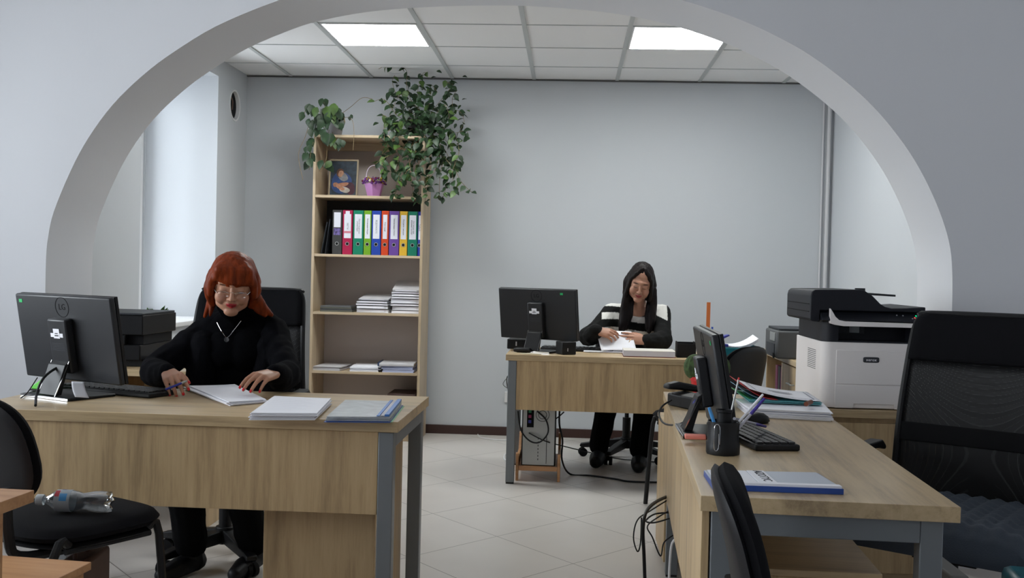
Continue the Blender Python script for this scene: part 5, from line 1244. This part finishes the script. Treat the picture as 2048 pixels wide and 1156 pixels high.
for a, d in ((aR, V((-.42, -.9, 0))), (aL, V((-.15, -1, 0)))):
    d = d.normalized(); o = organic('shoe', [('c', [(a+V((0, 0, .0)), .048), (V((a.x, a.y, .045))-d*.02, .042)]), ('h', [(V((a.x, a.y, .045))-d*.03, .040), (V((a.x, a.y, .040))+d*.07, .040), (V((a.x, a.y, .030))+d*.15, .028)])], .004, 3, M_shoe, t)
    for v in o.data.vertices: v.co.z = max(v.co.z, .002)
# hair
def hairP(T, r): return [(T(p), q) for p, q in r]
hr = [('e', HT((0, .010, .049)), (.089, .103, .085), M3), ('e', HT((0, .02, .02)), (.084, .092, .09), M3)]
for x in np.linspace(-.062, .062, 9):
    hr.append(('c', [(HT((x*.6, -.035, .095)), .020), (HT((x*.88, -.066, .082)), .020), (HT((x*1.08+.004, -.086+abs(x)*.35, .038-x*.10)), .0115)]))
for s in (-1, 1):
    hr += [('c', [(HT((s*.045, 0, .080)), .03), (HT((s*.072, -.008, .045)), .028), (HT((s*.088, -.016, -.01)), .025), (HT((s*.086, -.008, -.05)), .020), (HT((s*.074, .0, -.085)), .013)]),
           ('c', [(HT((s*.055, -.045, .078)), .022), (HT((s*.080, -.052, .03)), .016), (HT((s*.084, -.040, -.03)), .013)]),
           ('c', [(HT((s*.04, .05, .07)), .04), (HT((s*.07, .055, 0)), .04), (HT((s*.06, .055, -.08)), .035)])]
hr += [('c', [(HT((0, .07, .03)), .06), (HT((0, .075, -.06)), .05)])]
hr += [('c', [(at(508, 590, 4.10), .026), (at(525, 615, 4.13), .021), (at(543, 630, 4.15), .010)]), ('c', [(at(506, 600, 4.12), .024), (at(516, 618, 4.12), .018), (at(530, 632, 4.13), .008)]), ('c', [(at(424, 600, 4.10), .020), (at(416, 618, 4.11), .014), (at(409, 634, 4.12), .007)]), ('c', [(at(426, 600, 4.09), .018), (at(422, 622, 4.08), .010), (at(420, 632, 4.08), .006)])]
M_redhair = mat('red_hair', (.18, .028, .005), .45, spec=.15, var=.4, vscale=10, bump=.25, bscale=40, stretch=(6, 6, .4))
organic('hair', hr, .0035, 20, M_redhair, t, strand=(.0014, 90))
# glasses
g_ = MB()
for s in (-1, 1):
    g_.tube([HT((s*.012, -.103, .002)), HT((s*.030, -.103, .006)), HT((s*.052, -.098, .004)), HT((s*.056, -.094, -.004)), HT((s*.068, -.07, .0)), HT((s*.082, -.03, .004))], .0011, n=6)
g_.tube([HT((-.012, -.103, .002)), HT((0, -.106, .005)), HT((.012, -.103, .002))], .0011, n=6)
gl = g_.build('glasses', M_chrome, t, world=True)
M_lens = bpy.data.materials.new('lens'); M_lens.use_nodes = True; n, l = nt(M_lens)
_t = n.new('ShaderNodeBsdfTransparent'); _t.inputs[0].default_value = (.96, .96, .96, 1); _g = n.new('ShaderNodeBsdfGlossy'); _g.inputs['Roughness'].default_value = .05; _m = n.new('ShaderNodeMixShader'); _m.inputs[0].default_value = .03
l.new(_t.outputs[0], _m.inputs[1]); l.new(_g.outputs[0], _m.inputs[2]); l.new(_m.outputs[0], n['Material Output'].inputs[0])
for s in (-1, 1):
    b_ = MB(); pts = [HT((s*x, -.103+.0*x, z)) for x, z in ((.012, .004), (.030, .008), (.052, .006), (.054, -.008), (.045, -.022), (.024, -.022), (.012, -.012))]
    b_._add(pts, [tuple(range(7))]); L_ = b_.build('lens', M_lens, gl); L_.data.transform(t.matrix_basis.inverted())
    q_ = L_.modifiers.new('s', 'SOLIDIFY'); q_.thickness = .0012
# necklace with a round pendant
cA, cC, cB = at(434, 645, 4.045), at(454, 675, 4.02), at(482, 642, 4.045)
nk = MB(); nk.tube([cA, at(443, 662, 4.025), cC, at(468, 660, 4.025), cB], .0013, n=6)
nk.cyl(cC+V((0, -.003, -.008)), cC+V((0, -.007, -.008)), .010, n=20); nk.build('necklace', M_chrome, t, world=True)
# pen in her hand
pen('blue and silver pen held by the red haired woman', at(331, 779, 3.60), at(374, 762, 3.63), .0042, M_blue, M_steel, .25)

# ---- woman in the striped sweater
Q = Vector((.42, 6.70, 0))
t = thing('person', 'person with long dark hair in a black and white striped sweater at the far desk', 'person', tuple(Q))
H = at(1281, 565, 6.50); M3 = Matrix.Rotation(YAW, 3, 'Z') @ Matrix.Rotation(R(-4), 3, 'Z') @ Matrix.Rotation(R(9), 3, 'Y') @ Matrix.Rotation(R(24), 3, 'X')
hp, hm = head_prims(M3, H, .98, .003)
nb = at(1277, 625, 6.63); sR, sL = at(1222, 625, 6.66), at(1324, 627, 6.66)
eR, eL = at(1180, 672, 6.48), at(1327, 680, 6.46)
wR, wL = at(1193, 662, 6.27), at(1291, 681, 6.29)
h1, m1 = hand_prims(wR, (.86, -.15, -.12), (-.1, -.8, .75), 1, [(22, 30, 20), (26, 32, 20), (30, 35, 22), (34, 35, 22)], .8, .92, (.8, .25, -.5))
h2, m2 = hand_prims(wL, (-.97, -.12, .14), (.0, -.9, .4), -1, [(10, 14, 10), (12, 14, 10), (14, 16, 10), (18, 18, 12)], .8, .92, (.8, .35, -.45))
pel = V((.42, 6.82, .56)); chest = V((.42, 6.72, .85))
kR, kL = V((.27, 6.50, .50)), V((.50, 6.46, .50)); aR, aL = onz(1197, 905, .10), onz(1274, 910, .10)
aR = V((.215, 6.60, .10)); aL = V((.465, 6.50, .10))
body = hp + h1 + h2 + [('c', [(HT((0, .030, -.05)), .045), (nb, .048)])] if False else []
HT2 = lambda p: H + M3 @ Vector(p)
body = hp + h1 + h2 + [('c', [(HT2((0, .030, -.05)), .046), (nb, .050)]), ('c', [(nb, .05), (sR, .038)]), ('c', [(nb, .05), (sL, .038)]),
    ('c', [(sR, .036), (eR, .032), (wR, .018)]), ('c', [(sL, .036), (eL, .032), (wL, .018)]),
    ('h', [(sR+V((.04, 0, -.03)), .055), (sL+V((-.04, 0, -.03)), .055), (chest, .09), (pel, .10)]),
    ('c', [(pel+V((-.07, 0, -.05)), .075), (kR, .050), (aR, .033)]), ('c', [(pel+V((.07, 0, -.05)), .075), (kL, .050), (aL, .033)])]
tab2 = dict(tab); tab2['lip'] = ((.30, .05, .05), True); tab2['nail'] = ((.02, .004, .008), True); tab2['brow'] = ((.05, .03, .025), True); tab2['ring'] = ((.7, .55, .3), True)
organic('body', body, .0033, 3, M_skin, t, colorer((.44, .23, .155), tab2, hm+m1+m2))
zz = lambda y: at(1270, y-3, 6.58).z
bands = [(598, 603), (607, 620.5), (632.5, 645.5), (661.5, 674)]
def stripes(co):
    col = np.full((len(co), 3), .008); x, z = co[:, 0], co[:, 2]+.012*np.sin(co[:, 0]*14+1)
    wht = np.zeros(len(co), bool)
    for a, b2 in bands: wht |= (z < zz(a)) & (z > zz(b2))
    xp = 1138+2080*x/6.6
    wht &= (xp > 1204) & (xp < np.where(z > zz(625), 1332, 1308))
    wht &= ~((co[:, 1] < 6.53) & (xp > 1275)) & ~(co[:, 1] < 6.46)
    wht |= (xp > 1312) & (xp < 1334) & (z < zz(607)) & (z > zz(636)-(xp-1322)*.002)
    col[wht] = (.62, .61, .58); return col
swt = [('h', [(nb+V((0, .02, .0)), .062), (sR, .056), (sL, .056)]), ('h', [(sR+V((.03, 0, -.05)), .078), (sL+V((-.03, 0, -.05)), .078), (V((.36, 6.68, .86)), .09), (V((.48, 6.68, .86)), .09)]),
       ('e', V((.37, 6.60, .885)), (.065, .05, .06)), ('e', V((.475, 6.60, .885)), (.065, .05, .06)),
       ('h', [(V((.36, 6.68, .86)), .105), (V((.48, 6.68, .86)), .105), (V((.34, 6.74, .60)), .12), (V((.50, 6.74, .60)), .12)])]
swt += sleeve(sR, eR+V((-.01, 0, -.005)), wR, .058, .062, .045) + sleeve(sL, eL, wL, .058, .060, .040)
M_str = vcol('striped_knit', .9, spec=.15, bump=.25, bscale=260)
organic('striped_sweater', swt, .0042, 4, M_str, t, stripes, fold=.007, fscale=12)
organic('trousers', trousers(kR, aR, pel+V((-.07, 0, -.06)), .076, .064)+trousers(kL, aL, pel+V((.07, 0, -.06)), .076, .066), .006, 3, M_trous, t, fold=.005, fscale=10)
for a, d in ((aR, V((-.18, -1, 0))), (aL, V((-.12, -1, 0)))):
    d = d.normalized(); o = organic('shoe', [('c', [(a, .050), (V((a.x, a.y, .045))-d*.02, .045)]), ('h', [(V((a.x, a.y, .05))-d*.03, .050), (V((a.x, a.y, .05))+d*.07, .052), (V((a.x, a.y, .040))+d*.13, .040)])], .004, 3, M_shoe, t)
    for v in o.data.vertices: v.co.z = max(v.co.z, .002)
hr = [('e', HT2((0, .018, .044)), (.077, .090, .084), M3), ('e', HT2((0, .004, .068)), (.071, .070, .052), M3)]
for s in (-1, 1):
    for k in range(4):
        f = k/3; xx = .012+.05*f
        hr.append(('c', [(HT2((s*.010, -.036+.04*f, .108)), .014), (HT2((s*(.040+.014*f), -.060+.04*f, .078)), .013), (HT2((s*(.063+.006*f), -.048+.03*f, .035)), .012), (HT2((s*(.070+.004*f), -.042+.03*f, -.03)), .013), (HT2((s*.074, -.04+.03*f, -.09)), .014)]))
    hr.append(('c', [(HT2((s*.042, .03, .05)), .036), (HT2((s*.072, .03, -.02)), .035), (HT2((s*.066, .03, -.10)), .030)]))
down = lambda pts: ('c', [(at(x, y, Y_), r) for x, y, Y_, r in pts])
hr += [down([(1254, 590, 6.52, .028), (1250, 620, 6.54, .033), (1247, 645, 6.53, .031), (1243, 660, 6.53, .020)]), down([(1262, 600, 6.55, .022), (1258, 630, 6.53, .026), (1252, 655, 6.52, .018)]),
       down([(1306, 580, 6.52, .026), (1305, 610, 6.54, .031), (1303, 640, 6.52, .027), (1298, 662, 6.51, .016)]), down([(1300, 600, 6.55, .022), (1296, 630, 6.53, .022), (1294, 655, 6.51, .014)]),
       ('c', [(HT2((0, .07, .03)), .055), (HT2((0, .08, -.08)), .055), (nb+V((0, .08, -.06)), .04)])]
M_dkhair = mat('dark_hair', (.006, .003, .003), .42, spec=.2, var=.4, vscale=16, bump=.4, bscale=60, stretch=(6, 6, .7))
organic('hair', hr, .0035, 8, M_dkhair, t, strand=(.003, 95))
MB().tube([at(1262, 678, 6.24)+V((.0, .0, .0)), at(1260, 681, 6.235), at(1258, 684, 6.24)], .0022, n=8).build('finger_ring', mat('gold', (.8, .6, .3), .3, metal=1), t, world=True)
# curved sheet she holds
NN = 12; A, B_ = at(1193, 665, 6.31), at(1263, 664, 6.31); D_, E_ = at(1203, 697, 6.21), at(1274, 697, 6.21); D_.z = E_.z = .7525
g0 = [[A.lerp(D_, j/NN).lerp(B_.lerp(E_, j/NN), i/NN)+V((0, .03*math.sin(j/NN*PI*.5)**2-.03*(j/NN)+.012*math.sin(i/NN*PI), .006*math.sin(i/NN*3))) for j in range(NN+1)] for i in range(NN+1)]
o = MB().grid(g0).build('paper_sheet', M_paper); s_ = o.modifiers.new('s', 'SOLIDIFY'); s_.thickness = .0015
tag(o, 'white pages lifted by the hands of the woman in stripes', 'papers')
